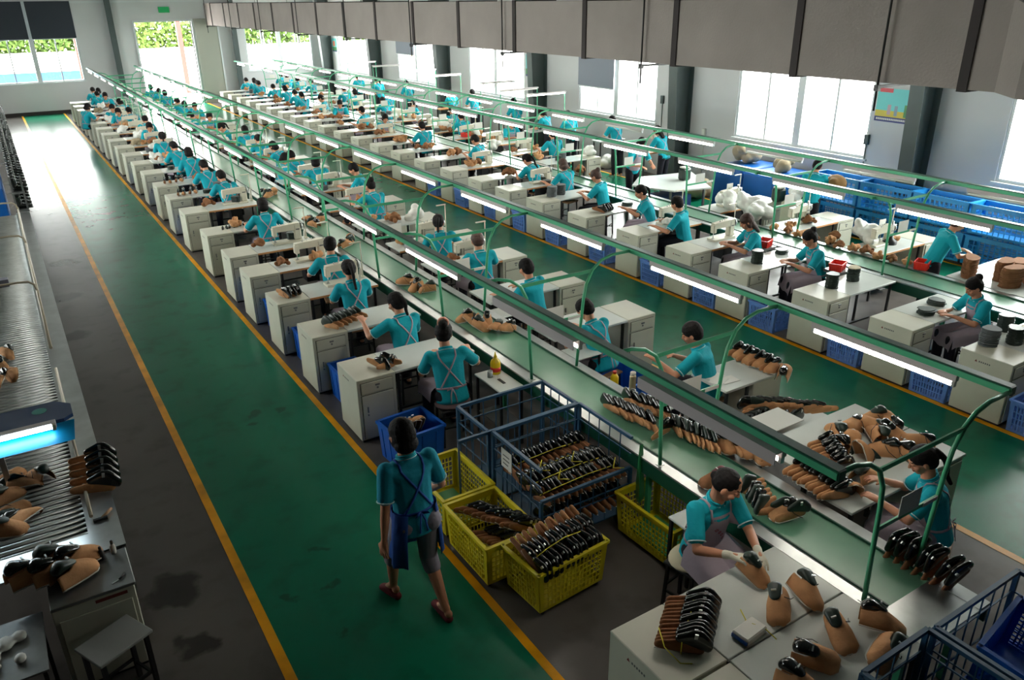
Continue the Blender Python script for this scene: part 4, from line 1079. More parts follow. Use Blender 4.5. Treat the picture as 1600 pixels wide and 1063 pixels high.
def up(p, x, y, z, deg, label, group=None, rx=0, ry=0, sc_=1.0):
    z += .055*abs(math.sin(R(ry))) if p in (P_UP, P_UPG, P_UPM) and z == CH else 0
    return p.place((x, y, z), R(deg), label, 'shoe upper', group, sc_, R(rx), R(ry))
def bundle(a, b, n, z, toe_deg, label, group, protos=(P_FO, P_FOG), rx=12, jit=1.0, sc_=1.0):
    """n folded uppers side by side from a to b, toes pointing toe_deg (0 = +y)"""
    for i in range(n):
        t = i/max(1, n-1); x, y = a[0]+(b[0]-a[0])*t, a[1]+(b[1]-a[1])*t
        up(protos[i % len(protos)], x, y, z+rs.uniform(0, .006)*jit, toe_deg+rs.uniform(-6, 6)*jit, label, group, rx+rs.uniform(-4, 4)*jit, rs.uniform(-10, 10)*jit, sc_)
def twine(pts, label, grp=None):
    tag(MB().mat(M_TWINE).tube(pts, .0035, 6).build('yellow_twine'), label, 'twine', grp)

# ------------------------------------------------------------------ near worktables at the end of the aisle side
def cab_at(x, y, side, label): return (P_CABL if side == 'L' else P_CABR).place((x, y, 0), 0, label, 'cabinet')
for j, y in enumerate((2.33, 1.74)):
    cab_at(2.52, y, 'L', 'cream locker cabinet under the front worktable, %s' % ('the one below the tied shoe bundle', 'second of that block', 'third of that block')[j])
    w = 1.11
    o = MB().mat(M_LAM).box(2.966, 2.966+w, y, y+.58 if j else y+.57, CH-.028, CH, .004).build('worktable', None)
    tag(o, ('white worktable carrying the phone-sized white case and the gloved woman\'s work', 'white worktable with two lone tan shoe uppers, second of the front block', 'white worktable at the front edge behind the wire trolley')[j], 'table')
    for x in (3.02, 4.03):
        for yy in (y+.05, y+.52): MB().mat(M_BLK).box(x-.014, x+.014, yy-.014, yy+.014, 0, CH-.028).build('leg', o)
# white rectangular side plate by the woman and small side table
o = MB().mat(M_LAM).box(3.74, 4.0, 3.49, 3.68, .63, .65, .004).build('side_table'); tag(o, 'small white side table behind the gloved woman, against the belt', 'table')
for x in (3.76, 3.98):
    for y in (3.51, 3.66): MB().mat(M_BLK).box(x-.012, x+.012, y-.012, y+.012, 0, .63).build('leg', o)
o = MB().mat(M_LAM).box(3.70, 3.99, 6.12, 6.66, .68, .70, .004).build('side_table'); tag(o, 'small white side table with yellow oil bottle and steel cup', 'table')
for x in (3.72, 3.97):
    for y in (6.15, 6.63): MB().mat(M_BLK).box(x-.012, x+.012, y-.012, y+.012, 0, .68).build('leg', o)
MB().mat(M_STEELD).box(3.72, 3.97, 6.16, 6.62, .25, .265).build('shelf', o)
m = MB().mat(M_OIL).lathe((3.90, 6.55, .70), [(.052, 0), (.056, .01), (.056, .12), (.045, .15), (.02, .175), (.018, .19)]); o = m.build('oil_bottle'); tag(o, 'yellow plastic oil bottle on the small side table by the belt', 'bottle')
MB().mat(M_OIL).lathe((3.90, 6.55, .89), [(.02, 0), (.012, .02), (.004, .06)]).build('nozzle', o); MB().mat(M_RED).lathe((3.90, 6.55, .73), [(.0568, 0), (.0568, .05)]).build('bottle_label', o)
tag(MB().mat(M_STEEL).lathe((3.80, 6.50, .70), [(.03, 0), (.03, .07), (.027, .07), (.027, .01)]).build('steel_cup'), 'small steel cup beside the yellow oil bottle', 'cup')
m = MB().mat(M_BLK).box(3.83, 3.86, 6.28, 6.40, .70, .707); o = m.build('thread_snips'); tag(o, 'dark thread snips lying on the small side table', 'snips')
MB().mat(M_STEEL).beam((3.845, 6.40, .704), (3.87, 6.47, .704), .008, .004).build('blade', o)

FT = CH
up(P_UPG, 3.62, 2.74, .80, 190, 'tan upper with green collar held in the white gloves', None, -20)
for p, x, y, d, l in ((P_UPG, 3.52, 2.42, 128, 'tan upper with green collar and grey lining, in front of the gloved hands'), (P_UPG, 3.76, 2.42, 165, 'tan upper lying against another by the belt edge, behind the seam'),
                      (P_UPG, 3.66, 2.06, 146, 'tan upper with dangling black elastic, middle of the front worktable'), (P_UP, 3.93, 1.98, -146, 'tan upper with large black collar at the belt corner of the table'),
                      (P_UPG, 3.72, 1.84, 108, 'tan upper next to the wire trolley rail on the table'), (P_UP, 3.38, 2.04, -150, 'lone tan upper with high black top on the second worktable'), (P_UP, 3.14, 1.96, -165, 'tan upper cut by the lower picture edge')):
    up(p, x, y, FT, d, l, None, 0, {146: 24, 108: -34, 128: 20, 165: -22, -150: 30, -146: -24}.get(d, 0), 1.12)
bundle((2.78, 2.52), (3.10, 2.76), 12, FT, 52, 'folded tan and black upper in the twine tied bundle on the front worktable', 'tied bundle on the front worktable', (P_FOD,), 6, .5, 1.12)
twine([(2.74, 2.50, .77), (2.76, 2.52, .87), (2.95, 2.64, .89), (3.10, 2.76, .88), (3.15, 2.78, .80)], 'yellow twine tied round the bundle on the front worktable')
twine([(2.70, 2.66, .87), (2.66, 2.56, .82), (2.70, 2.46, .755), (2.76, 2.42, .753)], 'loose twine end hanging down from the front bundle')
twine([(3.34, 2.58, .753), (3.30, 2.50, .753), (3.24, 2.44, .753)], 'short curl of yellow twine behind the white case')
o = MB().mat(mat('white_case_plastic', sc(236, 236, 230), .4)).box(-.10, .10, -.06, .06, .0, .055, .008).mat(M_BLUEP).box(-.105, -.09, -.057, .057, .012, .038).build('white_case', None, (3.22, 2.40, FT), (0, 0, R(6)))
tag(o, 'small white case with blue corner and yellow twine on the front worktable', 'case'); MB().mat(M_INKG).box(-.05, .06, .01, .022, .05, .052).build('case_latch', o)
twine([(3.26, 2.42, .803), (3.30, 2.36, .80), (3.33, 2.28, .753)], 'yellow twine trailing off the white case')

# ------------------------------------------------------------------ crates and wire carts
P_Y1 = crate('basket', .50, .70, .38, M_YEL, nx=11, nz=6, wheels=True); P_Y3 = crate('basket', .70, .46, .38, M_YEL, nx=15, nz=6, wheels=True)
P_Y1.place((2.74, 5.45, 0), 0, 'empty yellow mesh basket with a green sheet inside', 'basket', 'yellow wheeled baskets')
P_Y1.place((2.72, 4.70, 0), 0, 'yellow mesh basket filled with a row of dark shoe uppers', 'basket', 'yellow wheeled baskets')
P_Y3.place((2.97, 4.12, 0), R(4), 'yellow wheeled basket heaped with tan shoe uppers, toes up', 'basket', 'yellow wheeled baskets')
P_Y1.place((4.08, 4.06, 0), R(2), 'yellow mesh basket half under the belt beside the wire cart', 'basket', 'yellow wheeled baskets')
tag(MB().mat(mat('green_sheet', sc(70, 150, 90), .3)).box(2.56, 2.90, 5.18, 5.72, .066, .075).build('plastic_sheet'), 'green plastic sheet lying in the empty yellow basket', 'sheet')
tag(MB().mat(MATS['green_sheet']).box(3.92, 4.24, 3.80, 4.32, .066, .075).build('plastic_sheet'), 'green plastic sheet in the yellow basket under the belt', 'sheet')
bundle((2.66, 4.92), (2.92, 4.46), 13, .34, 60, 'folded upper packed in the yellow basket nearest the parked wire cart', 'uppers in the second yellow basket', (P_FOD,), 18)
bundle((2.68, 4.70), (2.78, 4.46), 7, .22, 70, 'folded upper packed in the yellow basket nearest the parked wire cart', 'uppers in the second yellow basket', (P_FOD,), 18)
for j, (dy, z) in enumerate(((.07, .42), (-.07, .39))):
    bundle((2.68, 4.10+dy-.02), (3.28, 4.14+dy+.02), 12, z, 8, 'folded upper standing in the heaped yellow basket, tan toe up', 'uppers in the heaped yellow basket', (P_FOD, P_FO), 34)
twine([(2.66, 3.98, .50), (2.8, 4.0, .53), (3.0, 4.04, .53), (3.2, 4.06, .50)], 'pale string tied over the heaped yellow basket')
P_BB = crate('bin', .52, .48, .40, M_BLUEP, nx=9, nz=5, solid=True, rimw=.035)
P_BB.place((2.87, 6.55, 0), R(4), 'blue plastic bin with white lined uppers at the near end of the aisle row', 'bin')
for i in range(6): up(P_UPG if i % 2 else P_UP, 2.70+i*.05, 6.52+.02*(i % 2), .36, 165+i*3, 'white lined tan upper standing in the blue bin by the near desk', 'uppers in the blue bin', 60)
P_BBL = crate('bin', .60, .52, .50, M_BLUEP, nx=9, nz=5, solid=True, rimw=.03)
P_BBL.place((5.28, 6.05, 0), R(10), 'large blue plastic bin in front of the man without apron', 'bin')

def wire_cart(x0, x1, y0, y1, h, hf, label, stub=False, low='front', floor_z=.16):
    """welded cart: corner posts, top rails, vertical bars"""
    m = MB().mat(M_CART)
    for x in (x0, x1):
        for y in (y0, y1): m.box(x-.014, x+.014, y-.014, y+.014, .08, (hf if (low == 'front' and y == y0) else h))
    o = m.build('wire_cart'); tag(o, label, 'cart')
    for nm, a, b, hh in (('back_panel', (x0, y1), (x1, y1), h), ('front_panel', (x0, y0), (x1, y0), hf), ('side_panel', (x0, y0), (x0, y1), h), ('side_panel', (x1, y0), (x1, y1), h)):
        p = MB().mat(M_CART); A, B = Vector((*a, 0)), Vector((*b, 0)); L = (B-A).length
        p.beam(A+Vector((0, 0, hh)), B+Vector((0, 0, hh)), .028, .028)
        for z in (floor_z, floor_z+(hh-floor_z)*.5, hh-.16): p.beam(A+Vector((0, 0, z)), B+Vector((0, 0, z)), .01, .01)
        n = max(3, int(L/.13))
        for k in range(1, n): q = A.lerp(B, k/n); p.beam(q+Vector((0, 0, floor_z)), q+Vector((0, 0, hh)), .008, .008)
        p.build(nm, o)
    p = MB().mat(M_CART).box(x0, x1, y0, y1, floor_z-.012, floor_z); p.build('deck', o)
    for x in (x0+.06, x1-.06):
        for y in (y0+.06, y1-.06): MB().mat(M_BLK).cyl((x-.014, y, .05), (x+.014, y, .05), .05, 14).box(x-.02, x+.02, y-.02, y+.02, .09, floor_z-.012).build('wheel', o)
    if stub: MB().mat(M_CART).beam((x0-.30, y0, h), (x0, y0, h), .028, .028).cyl((x0-.30, y0, .1), (x0-.30, y0, h), .010, 8).build('handle', o)
    return o
wire_cart(3.03, 4.0, 5.24, 5.80, .88, .88, 'empty blue wire cart parked behind the loaded one', stub=True)
c = wire_cart(3.05, 4.0, 4.44, 5.19, .90, .60, 'blue wire cart packed with tied rows of shoe uppers beside the belt')
MB().mat(M_CARD).box(3.028, 3.034, 4.86, 5.02, .66, .84).mat(M_INKG).box(3.026, 3.028, 4.89, 4.99, .78, .79).box(3.026, 3.028, 4.89, 4.99, .74, .75).box(3.026, 3.028, 4.91, 4.99, .70, .71).build('notice_plate', c)
for r in range(4):
    y = 4.56+r*.165
    bundle((3.13, y), (3.93, y), 13, .50+.012*(r % 2), 180 if r < 1 else (178 if r % 2 else 2), 'folded upper packed in the loaded wire cart by the belt', 'uppers in the loaded wire cart', (P_FOD,), 14, .7)
    twine([(3.10, y-.03, .60), (3.3, y-.04, .625), (3.6, y-.03, .63), (3.9, y-.02, .61)], 'yellow twine along a row of uppers in the loaded wire cart', 'twines in the wire cart')
bundle((3.13, 4.50), (3.93, 4.50), 12, .30, 180, 'folded upper packed in the loaded wire cart by the belt', 'uppers in the loaded wire cart', (P_FOD,), 5, .7)
for k, (x, y) in enumerate(((3.36, 4.62), (3.62, 4.78), (3.86, 4.50), (3.30, 4.82))): twine([(x, y, .61), (x+.03, y+.02, .70), (x-.05, y-.05, .66), (x+.05, y-.08, .64)], 'knotted twine end standing up in the wire cart', 'twine ends in the wire cart')
# hanging green plastic strip at the cart corner
tag(MB().mat(mat('green_film', sc(40, 120, 70), .3)).hull([(4.02, 4.36, .86), (4.06, 4.36, .86), (4.00, 4.30, .30), (4.10, 4.34, .32), (4.05, 4.42, .30)]).build('plastic_bag'), 'twisted green plastic bag hanging at the wire cart corner', 'bag')
wire_cart(3.30, 3.90, .95, 1.70, 1.0, 1.0, 'blue wire trolley rail against the front worktable', low=None)
c2 = wire_cart(3.95, 4.86, .95, 1.68, 1.0, 1.0, 'blue wire trolley holding a blue mesh crate at the belt end', low=None)
P_CR2 = crate('crate', .62, .48, .36, M_BLUEP, nx=18, nz=9, bar=.012)
P_CR2.place((4.46, 1.36, .52), R(8), 'dark blue mesh crate tilted in the wire trolley at the belt end', 'crate', None, 1, R(8))
P_CR2.place((4.50, 1.34, .17), R(4), 'dark blue mesh crate at the bottom of the wire trolley', 'crate')

# shoes on the first belt
bundle((4.32, 5.14), (4.42, 4.62), 11, .76, 205-40, 'folded tan upper in the row lying across the belt beside the wire cart', 'row of uppers on the belt by the wire cart', (P_FO,), 8)
bundle((4.50, 5.06), (4.60, 4.66), 8, .80, 165, 'folded tan upper in the row lying across the belt beside the wire cart', 'row of uppers on the belt by the wire cart', (P_FO,), 8)
up(P_FO, 4.42, 4.50, .765, 100, 'single tan folded upper lying apart on the belt before the arched post')
bundle((4.56, 4.48), (4.62, 4.08), 10, .76, 150, 'folded tan upper in the row between the two arched posts', 'row of uppers between the posts', (P_FO, P_FOG), 8)
bundle((4.72, 4.02), (4.84, 3.74), 5, .76, 160, 'tan upper in the small heap at the foot of the arched post', 'small heap beside the post foot', (P_UP, P_FO), 5)
bundle((4.42, 3.46), (4.30, 3.22), 5, .76, 280, 'black collared upper on the belt behind the gloved woman', 'uppers on the belt behind the gloved woman', (P_FOG, P_FO), 0)
up(P_UPM, 4.24, 3.70, .76, 75, 'tan upper with maroon top lying across the belt edge')
bundle((4.33, 3.14), (4.40, 3.04), 3, .76, 70, 'tan upper with looped lace at the belt centre near the end', 'three uppers at the belt centre', (P_FOG, P_UP), 0)
for (x, y, d, p) in ((4.30, 7.92, 60, P_UP), (4.38, 7.78, 170, P_FOG), (4.46, 7.66, 150, P_UP), (4.34, 7.60, 200, P_UPG), (4.44, 7.44, 120, P_UPG), (4.54, 7.36, 100, P_UP), (4.28, 7.72, 30, P_FO)):
    up(p, x, y, .76, d, 'tan upper with pale lining heaped on the belt beside the scrunchie worker', 'heap on the belt by the scrunchie worker', rs.uniform(-20, 60))
for (x, y, d, p) in ((4.27, 9.6, 60, P_UP), (4.36, 9.45, 150, P_UPG), (4.30, 9.3, 110, P_UP), (4.40, 9.15, 70, P_UPG), (4.28, 9.1, 170, P_FO)):
    up(p, x, y, .76, d, 'tan upper in the heap on the belt beside the third table', 'heap on the belt by the third table', rs.uniform(-20, 60))
for y0, n in ((13.3, 4), (16.0, 4), (11.8, 3)):
    for q in range(n): up((P_UP, P_FOG, P_UPG)[q % 3], 4.26+.09*(q % 3), y0+.12*q, .76, rs.uniform(0, 360), 'tan upper in the loose belt heap beside the %s lamp arch' % ORDS[int((y0-2.2)/1.96+.5)], 'belt heap %s' % ORDS[int((y0-2.2)/1.96+.5)], rs.uniform(-10, 50))
bundle((4.70, 2.36), (4.72, 1.95), 7, .79, 75, 'dark brown upper with hanging laces at the steel end of the belt', 'uppers at the steel end of the belt', (P_FOD,), -50, 1.4, 1.1)

# desk top uppers of the aisle side
for (x, y, d, l) in ((2.86, 7.28, 30, 'tan upper leaning on the first aisle desk, toe to the wall'), (2.93, 7.20, 110, 'black collared upper in the middle of the trio on the first aisle desk'), (3.00, 7.26, 210, 'tan upper leaning on the first aisle desk, toe to the belt')):
    up(P_FO, x, y, CH, d, l, None, 15)
bundle((2.82, 8.62), (3.26, 8.76), 7, CH, 195, 'green collared folded upper in the row on the second aisle desk', 'row of uppers on the second aisle desk', (P_FOG,), 10)
bundle((2.70, 10.05), (2.86, 10.1), 5, CH, 20, 'patent collared upper heaped on the third aisle desk', 'heap on the third aisle desk', (P_FO, P_UP), 10)
bundle((2.86, 14.0), (3.4, 14.12), 9, CH-.10, 170, 'tan upper in the dense row on the sixth aisle desk', 'row of uppers on the sixth aisle desk', (P_FOD, P_FOG), 20)
for j, y in enumerate((17.15, 18.55)):
    bundle((2.74, y), (3.1, y+.05), 4, CH, 160, 'dark and tan upper heaped on the %s aisle desk' % ORDS[7+j], 'uppers on aisle desk %d' % (8+j), (P_FOD, P_FO), 15)

# ------------------------------------------------------------------ end table of the far side
o = MB().mat(M_LAM).box(4.84, 6.40, 2.84, 3.37, CH-.028, CH, .004).build('worktable'); tag(o, 'white end table heaped with tan uppers, front half', 'table')
for x in (4.90, 5.9):
    for y in (2.88, 3.33): MB().mat(M_BLK).box(x-.014, x+.014, y-.014, y+.014, 0, CH-.028).build('leg', o)
o = MB().mat(M_LAM).box(5.0, 6.40, 3.38, 3.94, CH-.028, CH, .004).build('worktable'); tag(o, 'white end table heaped with tan uppers, rear half', 'table')
for x in (5.05, 5.9):
    for y in (3.42, 3.90): MB().mat(M_BLK).box(x-.014, x+.014, y-.014, y+.014, 0, CH-.028).build('leg', o)
m = MB().mat(M_CAB).box(5.97, 6.38, 2.85, 3.36, .03, .722, .006); o = m.build('locker_cabinet'); tag(o, 'cream locker cabinet under the end table beside the ponytailed woman', 'cabinet')
MB().mat(M_CAB).box(6.0, 6.35, 2.836, 2.848, .06, .70, .003).build('door', o)
m = MB().mat(M_CAB).box(5.97, 6.38, 3.39, 3.92, .03, .722, .006); o = m.build('locker_cabinet'); tag(o, 'cream locker cabinet under the rear half of the end table', 'cabinet')
brt = ((P_UPG, 6.20, 3.62, 71), (P_UP, 6.30, 3.52, -21), (P_UPG, 5.92, 3.40, -41), (P_UPG, 5.70, 3.48, -60), (P_UPG, 5.74, 3.66, -30), (P_UP, 6.12, 3.14, 56), (P_UPG, 5.32, 3.08, -90), (P_UPG, 5.02, 2.97, 139), (P_UP, 6.10, 3.34, -178), (P_UP, 5.86, 3.60, 100), (P_UP, 5.80, 3.24, 40), (P_UPG, 5.58, 3.30, 70), (P_UP, 5.9, 3.15, 10), (P_UPG, 6.02, 3.52, 20), (P_UP, 5.5, 3.52, -10))
for i, (p, x, y, d) in enumerate(brt): up(p, x, y, CH+(.04 if i in (2, 9, 13) else 0), d, 'tan upper with dark collar heaped on the white end table', 'heap of uppers on the end table', (0, 30, 0, 75)[i % 4], (0, 0, 20)[i % 3], 1.12)
bundle((5.44, 3.60), (5.24, 3.26), 8, CH, 80, 'patent collared upper in the short rows on the end table', 'short rows on the end table', (P_FO,), 8)
bundle((4.96, 3.44), (4.90, 3.02), 10, CH+.0, 85, 'patent collared upper in the long row at the belt side of the end table', 'long row at the end table edge', (P_FO,), 8, 1, 1.1)
# low table behind it with piles, white board and the man's desk
o = MB().mat(M_LAM).box(5.2, 6.36, 4.04, 4.66, .50, .52).build('low_table'); tag(o, 'low white table under the dark pile of uppers', 'table')
for x in (5.25, 6.3):
    for y in (4.08, 4.62): MB().mat(M_BLK).box(x-.014, x+.014, y-.014, y+.014, 0, .5).build('leg', o)
for r, (a, b, n, z, tg) in enumerate((((5.34, 4.50), (5.9, 4.54), 9, .52, 60), ((5.36, 4.3), (5.9, 4.24), 9, .55, 100), ((5.72, 4.58), (6.22, 4.16), 11, .60, 220))):
    bundle(a, b, n, z, tg, 'tan upper in the dark pile on the low table before the man', 'pile on the low table', (P_FO, P_FOG), 20)
tag(MB().mat(M_CARD).box(5.32, 5.72, 4.0, 4.30, .74, .75).cyl((5.5, 4.15, .52), (5.5, 4.15, .74), .02, 8).build('white_board'), 'plain white board lying behind the end table', 'board')
o = MB().mat(M_LAM).box(5.55, 6.40, 4.80, 5.30, CH-.028, CH, .004).build('worktable'); tag(o, 'white desk with open papers beside the man without apron', 'table')
for x in (5.6, 5.9):
    for y in (4.84, 5.26): MB().mat(M_BLK).box(x-.014, x+.014, y-.014, y+.014, 0, CH-.028).build('leg', o)
cab = MB().mat(M_CAB).box(5.96, 6.39, 4.81, 5.29, .03, .72, .006).build('locker_cabinet'); tag(cab, 'cream locker cabinet under the papers desk', 'cabinet')
for j, (x, y, a) in enumerate(((5.70, 5.12, 5), (5.76, 4.98, -6), (5.66, 5.02, 20))):
    tag(MB().mat(M_CARD).box(-.10, .10, -.07, .07, 0, .002).build('paper_sheet', None, (x, y, CH+.001+.002*j), (0, 0, R(a))), ('lowest', 'middle', 'uppermost')[j]+' sheet of paper on the desk beside the man', 'paper')
bundle((6.28, 5.36), (6.30, 4.86), 8, CH, 95, 'tan upper in the row on the papers desk', 'row on the papers desk', (P_FO, P_UP), 8)
up(P_UP, 6.33, 4.74, CH+.01, -60, 'tan upper hanging over the aisle edge of the papers desk', None, 20)
# steel bottle and oil bottle by the blue bin
o = MB().mat(mat('champagne_steel', sc(176, 160, 130), .3, metal=.7)).lathe((4.76, 5.32, .752), [(.032, 0), (.034, .01), (.034, .17), (.028, .19)]).build('flask'); tag(o, 'champagne coloured steel flask standing on the belt edge strip', 'flask')
MB().mat(M_LIN).lathe((4.76, 5.32, .942), [(.028, 0), (.028, .03), (.02, .035)]).build('lid', o)
o = MB().mat(M_OIL).lathe((4.98, 5.86, .50), [(.045, 0), (.045, .14), (.02, .18)]).build('oil_bottle'); tag(o, 'yellow oil bottle with red cap beside the large blue bin', 'bottle')
MB().mat(M_RED).lathe((4.98, 5.86, .68), [(.02, 0), (.02, .03)]).build('cap', o)
o = MB().mat(M_WOODS).box(4.84, 5.06, 5.74, 5.96, .48, .50).build('box_stand'); tag(o, 'low stand carrying the yellow oil bottle with red cap', 'stand')
for x in (4.86, 5.04):
    for y in (5.76, 5.94): MB().mat(M_BLK).box(x-.01, x+.01, y-.01, y+.01, 0, .48).build('leg', o)
for i, (x, y) in enumerate(((4.86, 5.02), (4.90, 7.95), (4.92, 6.42))):
    o = MB().mat(M_LAM).box(x-.14, x+.20, y-.16, y+.16, .72, .735, .004).build('side_table'); tag(o, 'small white shelf table beside the first belt, %s from near end' % ORDS[i], 'table')
    for dx in (-.12, .18):
        for dy in (-.14, .14): MB().mat(M_BLK).box(x+dx-.01, x+dx+.01, y+dy-.01, y+dy+.01, 0, .72).build('leg', o)

# ------------------------------------------------------------------ left: roller conveyor with hood lamp
XR = -.13
o = MB().mat(M_STEEL).box(XR, .09, 5.52, 17.5, .735, .75).build('roller_conveyor'); tag(o, 'steel roller conveyor running along the left side of the hall', 'conveyor')
MB().mat(M_STEELD).box(.06, .09, 5.52, 17.5, .30, .735).build('side_panel', o)
MB().mat(M_STEEL).box(-1.5, .09, 5.52, 5.80, .735, .752).build('end_plate', o)
m = MB().mat(M_STEEL); y = 5.84
while y < 17.4: m.cyl((-1.5, y, .722), (XR, y, .722), .021, 10); y += .074
rb = m.build('roller_bed', o)
MB().mat(M_BLK).box(-1.5, XR, 5.8, 17.5, .55, .60).build('bed_tray', o)
for y in [5.7+1.95*i for i in range(7)]: MB().mat(M_STEELD).box(.02, .06, y-.02, y+.02, 0, .735).build('leg', o)
M_PIPE = mat('cream_pipe', sc(170, 160, 140), .35)
MB().mat(M_PIPE).tube([(-.085, 5.95, .80), (-.085, 7.9, .80), (-.085, 9.1, .80)], .014, 8).build('guard_rail', o)
MB().mat(M_PIPE).tube([(-.085, 9.6, .86), (-.085, 13, .86), (-.085, 17.4, .86)], .018, 8).build('guard_rail', o)
for i, y in enumerate((11.9, 14.6, 17.3)):
    MB().mat(M_PIPE).tube([(-1.5, y, 1.0), (-.3, y, 1.0), (-.16, y, .99), (-.10, y, .94), (-.085, y-.04, .86)], .016, 8).build('crossbar', o)
for i, (x, y) in enumerate(((-.42, 7.55), (-.5, 12.7))):
    tag(MB().mat(mat('grey_box_steel', sc(110, 112, 124), .5)).box(x-.14, x+.10, y-.06, y+.08, .752, .98 if i == 0 else .86, .006).build('control_box'), ('grey steel control box standing on the rollers behind the hood lamp', 'flat grey box on the rollers farther down')[i], 'box')
# blue hood lamp
M_HOOD = mat('blue_hood_enamel', sc(14, 50, 92), .3); M_HOODI = mat('bright_blue_enamel', sc(0, 150, 206), .4)
m = MB().mat(M_HOOD)
m.hull([(-1.6, 6.66, 1.30), (-.10, 6.66, 1.30), (-.03, 6.72, 1.30), (-.03, 6.92, 1.30), (-.14, 7.04, 1.30), (-1.6, 7.04, 1.30), (-1.6, 6.66, 1.33), (-.10, 6.66, 1.33), (-.03, 6.72, 1.33), (-.03, 6.92, 1.33), (-.14, 7.04, 1.33), (-1.6, 7.04, 1.33)])
o = m.build('hood_lamp'); tag(o, 'dark blue hood lamp with bright tube across the roller conveyor', 'lamp')
m = MB().mat(M_HOODI); m.hull([(-1.6, 6.50, 1.20), (-.06, 6.50, 1.20), (-.03, 6.66, 1.30), (-1.6, 6.66, 1.30), (-1.6, 6.51, 1.20), (-.06, 6.51, 1.20), (-.03, 6.67, 1.30), (-1.6, 6.67, 1.30)]); m.build('reflector', o)
MB().mat(M_HOUS).box(-1.6, -.16, 6.58, 6.655, 1.30, 1.345, .004).build('lamp_housing', o)
MB().mat(M_TUBEC).cyl((-1.6, 6.56, 1.325), (-.19, 6.56, 1.325), .016, 10).build('lamp_tube', o)
MB().mat(M_PIPE).box(-.19, -.165, 6.54, 6.58, 1.30, 1.345).build('lamp_holder', o)
MB().mat(mat('faded_green_decal', sc(60, 140, 130), .5)).cyl((-.26, 6.90, 1.33), (-.26, 6.90, 1.3315), .055, 20).build('round_decal', o)
for x in (-1.5, -.6): MB().mat(M_STEELD).box(x-.02, x+.02, 6.82, 6.86, .75, 1.30).build('post', o)
bundle((.03, 6.84), (-.0, 6.34), 5, .765, 80, 'tan and patent upper in the rack of five on the conveyor edge', 'five uppers on the conveyor edge', (P_FO,), 8, .4, 1.2)
for i, (x, y, d, p) in enumerate(((-.38, 6.86, 30, P_UPG), (-.60, 6.99, -60, P_UPG), (-.50, 6.74, -100, P_UP), (-.62, 6.66, -60, P_UPG), (-.60, 6.44, -80, P_UPG), (-.50, 6.24, -50, P_UP), (-.63, 6.16, -110, P_UPG), (-.46, 9.25, 180, P_UP), (-.55, 9.9, 200, P_UPG), (-.58, 9.5, 190, P_UP), (-.60, 9.1, 170, P_UP))):
    up(p, x, y, .745, d, ('tan upper with green collar alone on the rollers below the hood lamp' if i == 0 else 'tan upper lying on the rollers close to the outer frame edge' if i < 7 else 'tan upper on the rollers beyond the grey box'), None if i == 0 else ('uppers on the near rollers' if i < 7 else 'uppers on the rollers beyond the box'), 0, (0, 60, -50)[i % 3], 1.05)
# black boots lined along the conveyor rack farther down
def make_boot():
    me = blob('boot', [ept((0, .10, .03), (.042, .06, .03))+ept((0, -.02, .05), (.042, .05, .05)), ept((0, -.04, .05), (.042, .045, .05))+ept((0, -.05, .2), (.045, .05, .02))], .009, [M_PAT], 2)
    o = link('boot', me); MB().mat(M_BLK).box(-.045, .045, -.09, .15, -.002, .012, .004).build('sole', o); MB().mat(M_STEEL).box(-.01, .01, .0, .006, .12, .15).build('zip_pull', o)
    return Proto(o)
P_BOOT = make_boot()
o = MB().mat(M_STEELD).box(-.12, .10, 17.6, 34, .74, .76).box(-.12, .10, 17.6, 34, 1.08, 1.10).build('boot_rack'); tag(o, 'two tier steel rack continuing the conveyor line toward the end wall', 'rack')
for i in range(8):
    y = 17.7+2.3*i
    for x in (-.10, .08): MB().mat(M_STEELD).box(x-.015, x+.015, y-.015, y+.015, 0, 1.4).build('post', o)
for t in range(2):
    for i in range(46): P_BOOT.place((.0, 17.8+.35*i, .765 if t == 0 else 1.105), R(-90+rs.uniform(-6, 6)), 'glossy black boot standing on the %s tier of the long side rack' % ('lower', 'upper')[t], 'boot', 'boots on the %s tier' % ('lower', 'upper')[t], 1.15)
tag(MB().mat(M_BLUET).box(-1.2, -.25, 18.2, 20.5, 0, 1.1, .02).build('storage_box'), 'blue storage box behind the side rack', 'box')

# table and stool at the lower left
cabb = MB().mat(M_CAB).box(-.44, .07, 5.06, 5.46, .03, .712, .006).mat(M_BLK).box(-.42, .05, 5.08, 5.44, 0, .03).build('locker_cabinet'); tag(cabb, 'cream locker cabinet behind the grey topped stool at the conveyor end', 'cabinet')
MB().mat(M_INK).box(-.18, .02, 5.0575, 5.0595, .665, .69).build('printed_mark', cabb); MB().mat(M_CAB).box(-.41, .04, 5.048, 5.058, .06, .62, .003).build('door', cabb)
o = MB().mat(M_STEELD).box(-.44, .08, 5.05, 5.50, .714, .738, .004).build('steel_table'); tag(o, 'dull steel table top at the end of the roller conveyor', 'table')
MB().mat(M_BLK).box(-.40, -.37, 5.44, 5.47, 0, .714).build('leg', o); MB().mat(M_BLK).box(.03, .06, 5.44, 5.47, 0, .714).build('leg', o)
for i, (x, y, d, p) in enumerate(((-.52, 5.46, -70, P_UP), (-.38, 5.40, -75, P_UP), (-.26, 5.30, -60, P_UPG), (-.34, 5.54, -80, P_UPG), (-.22, 5.46, -70, P_UP))):
    up(p, x, y, .76, d, 'tan upper with black collar standing on the steel table at the conveyor end', 'uppers on the steel table', 0, 0, 1.25)
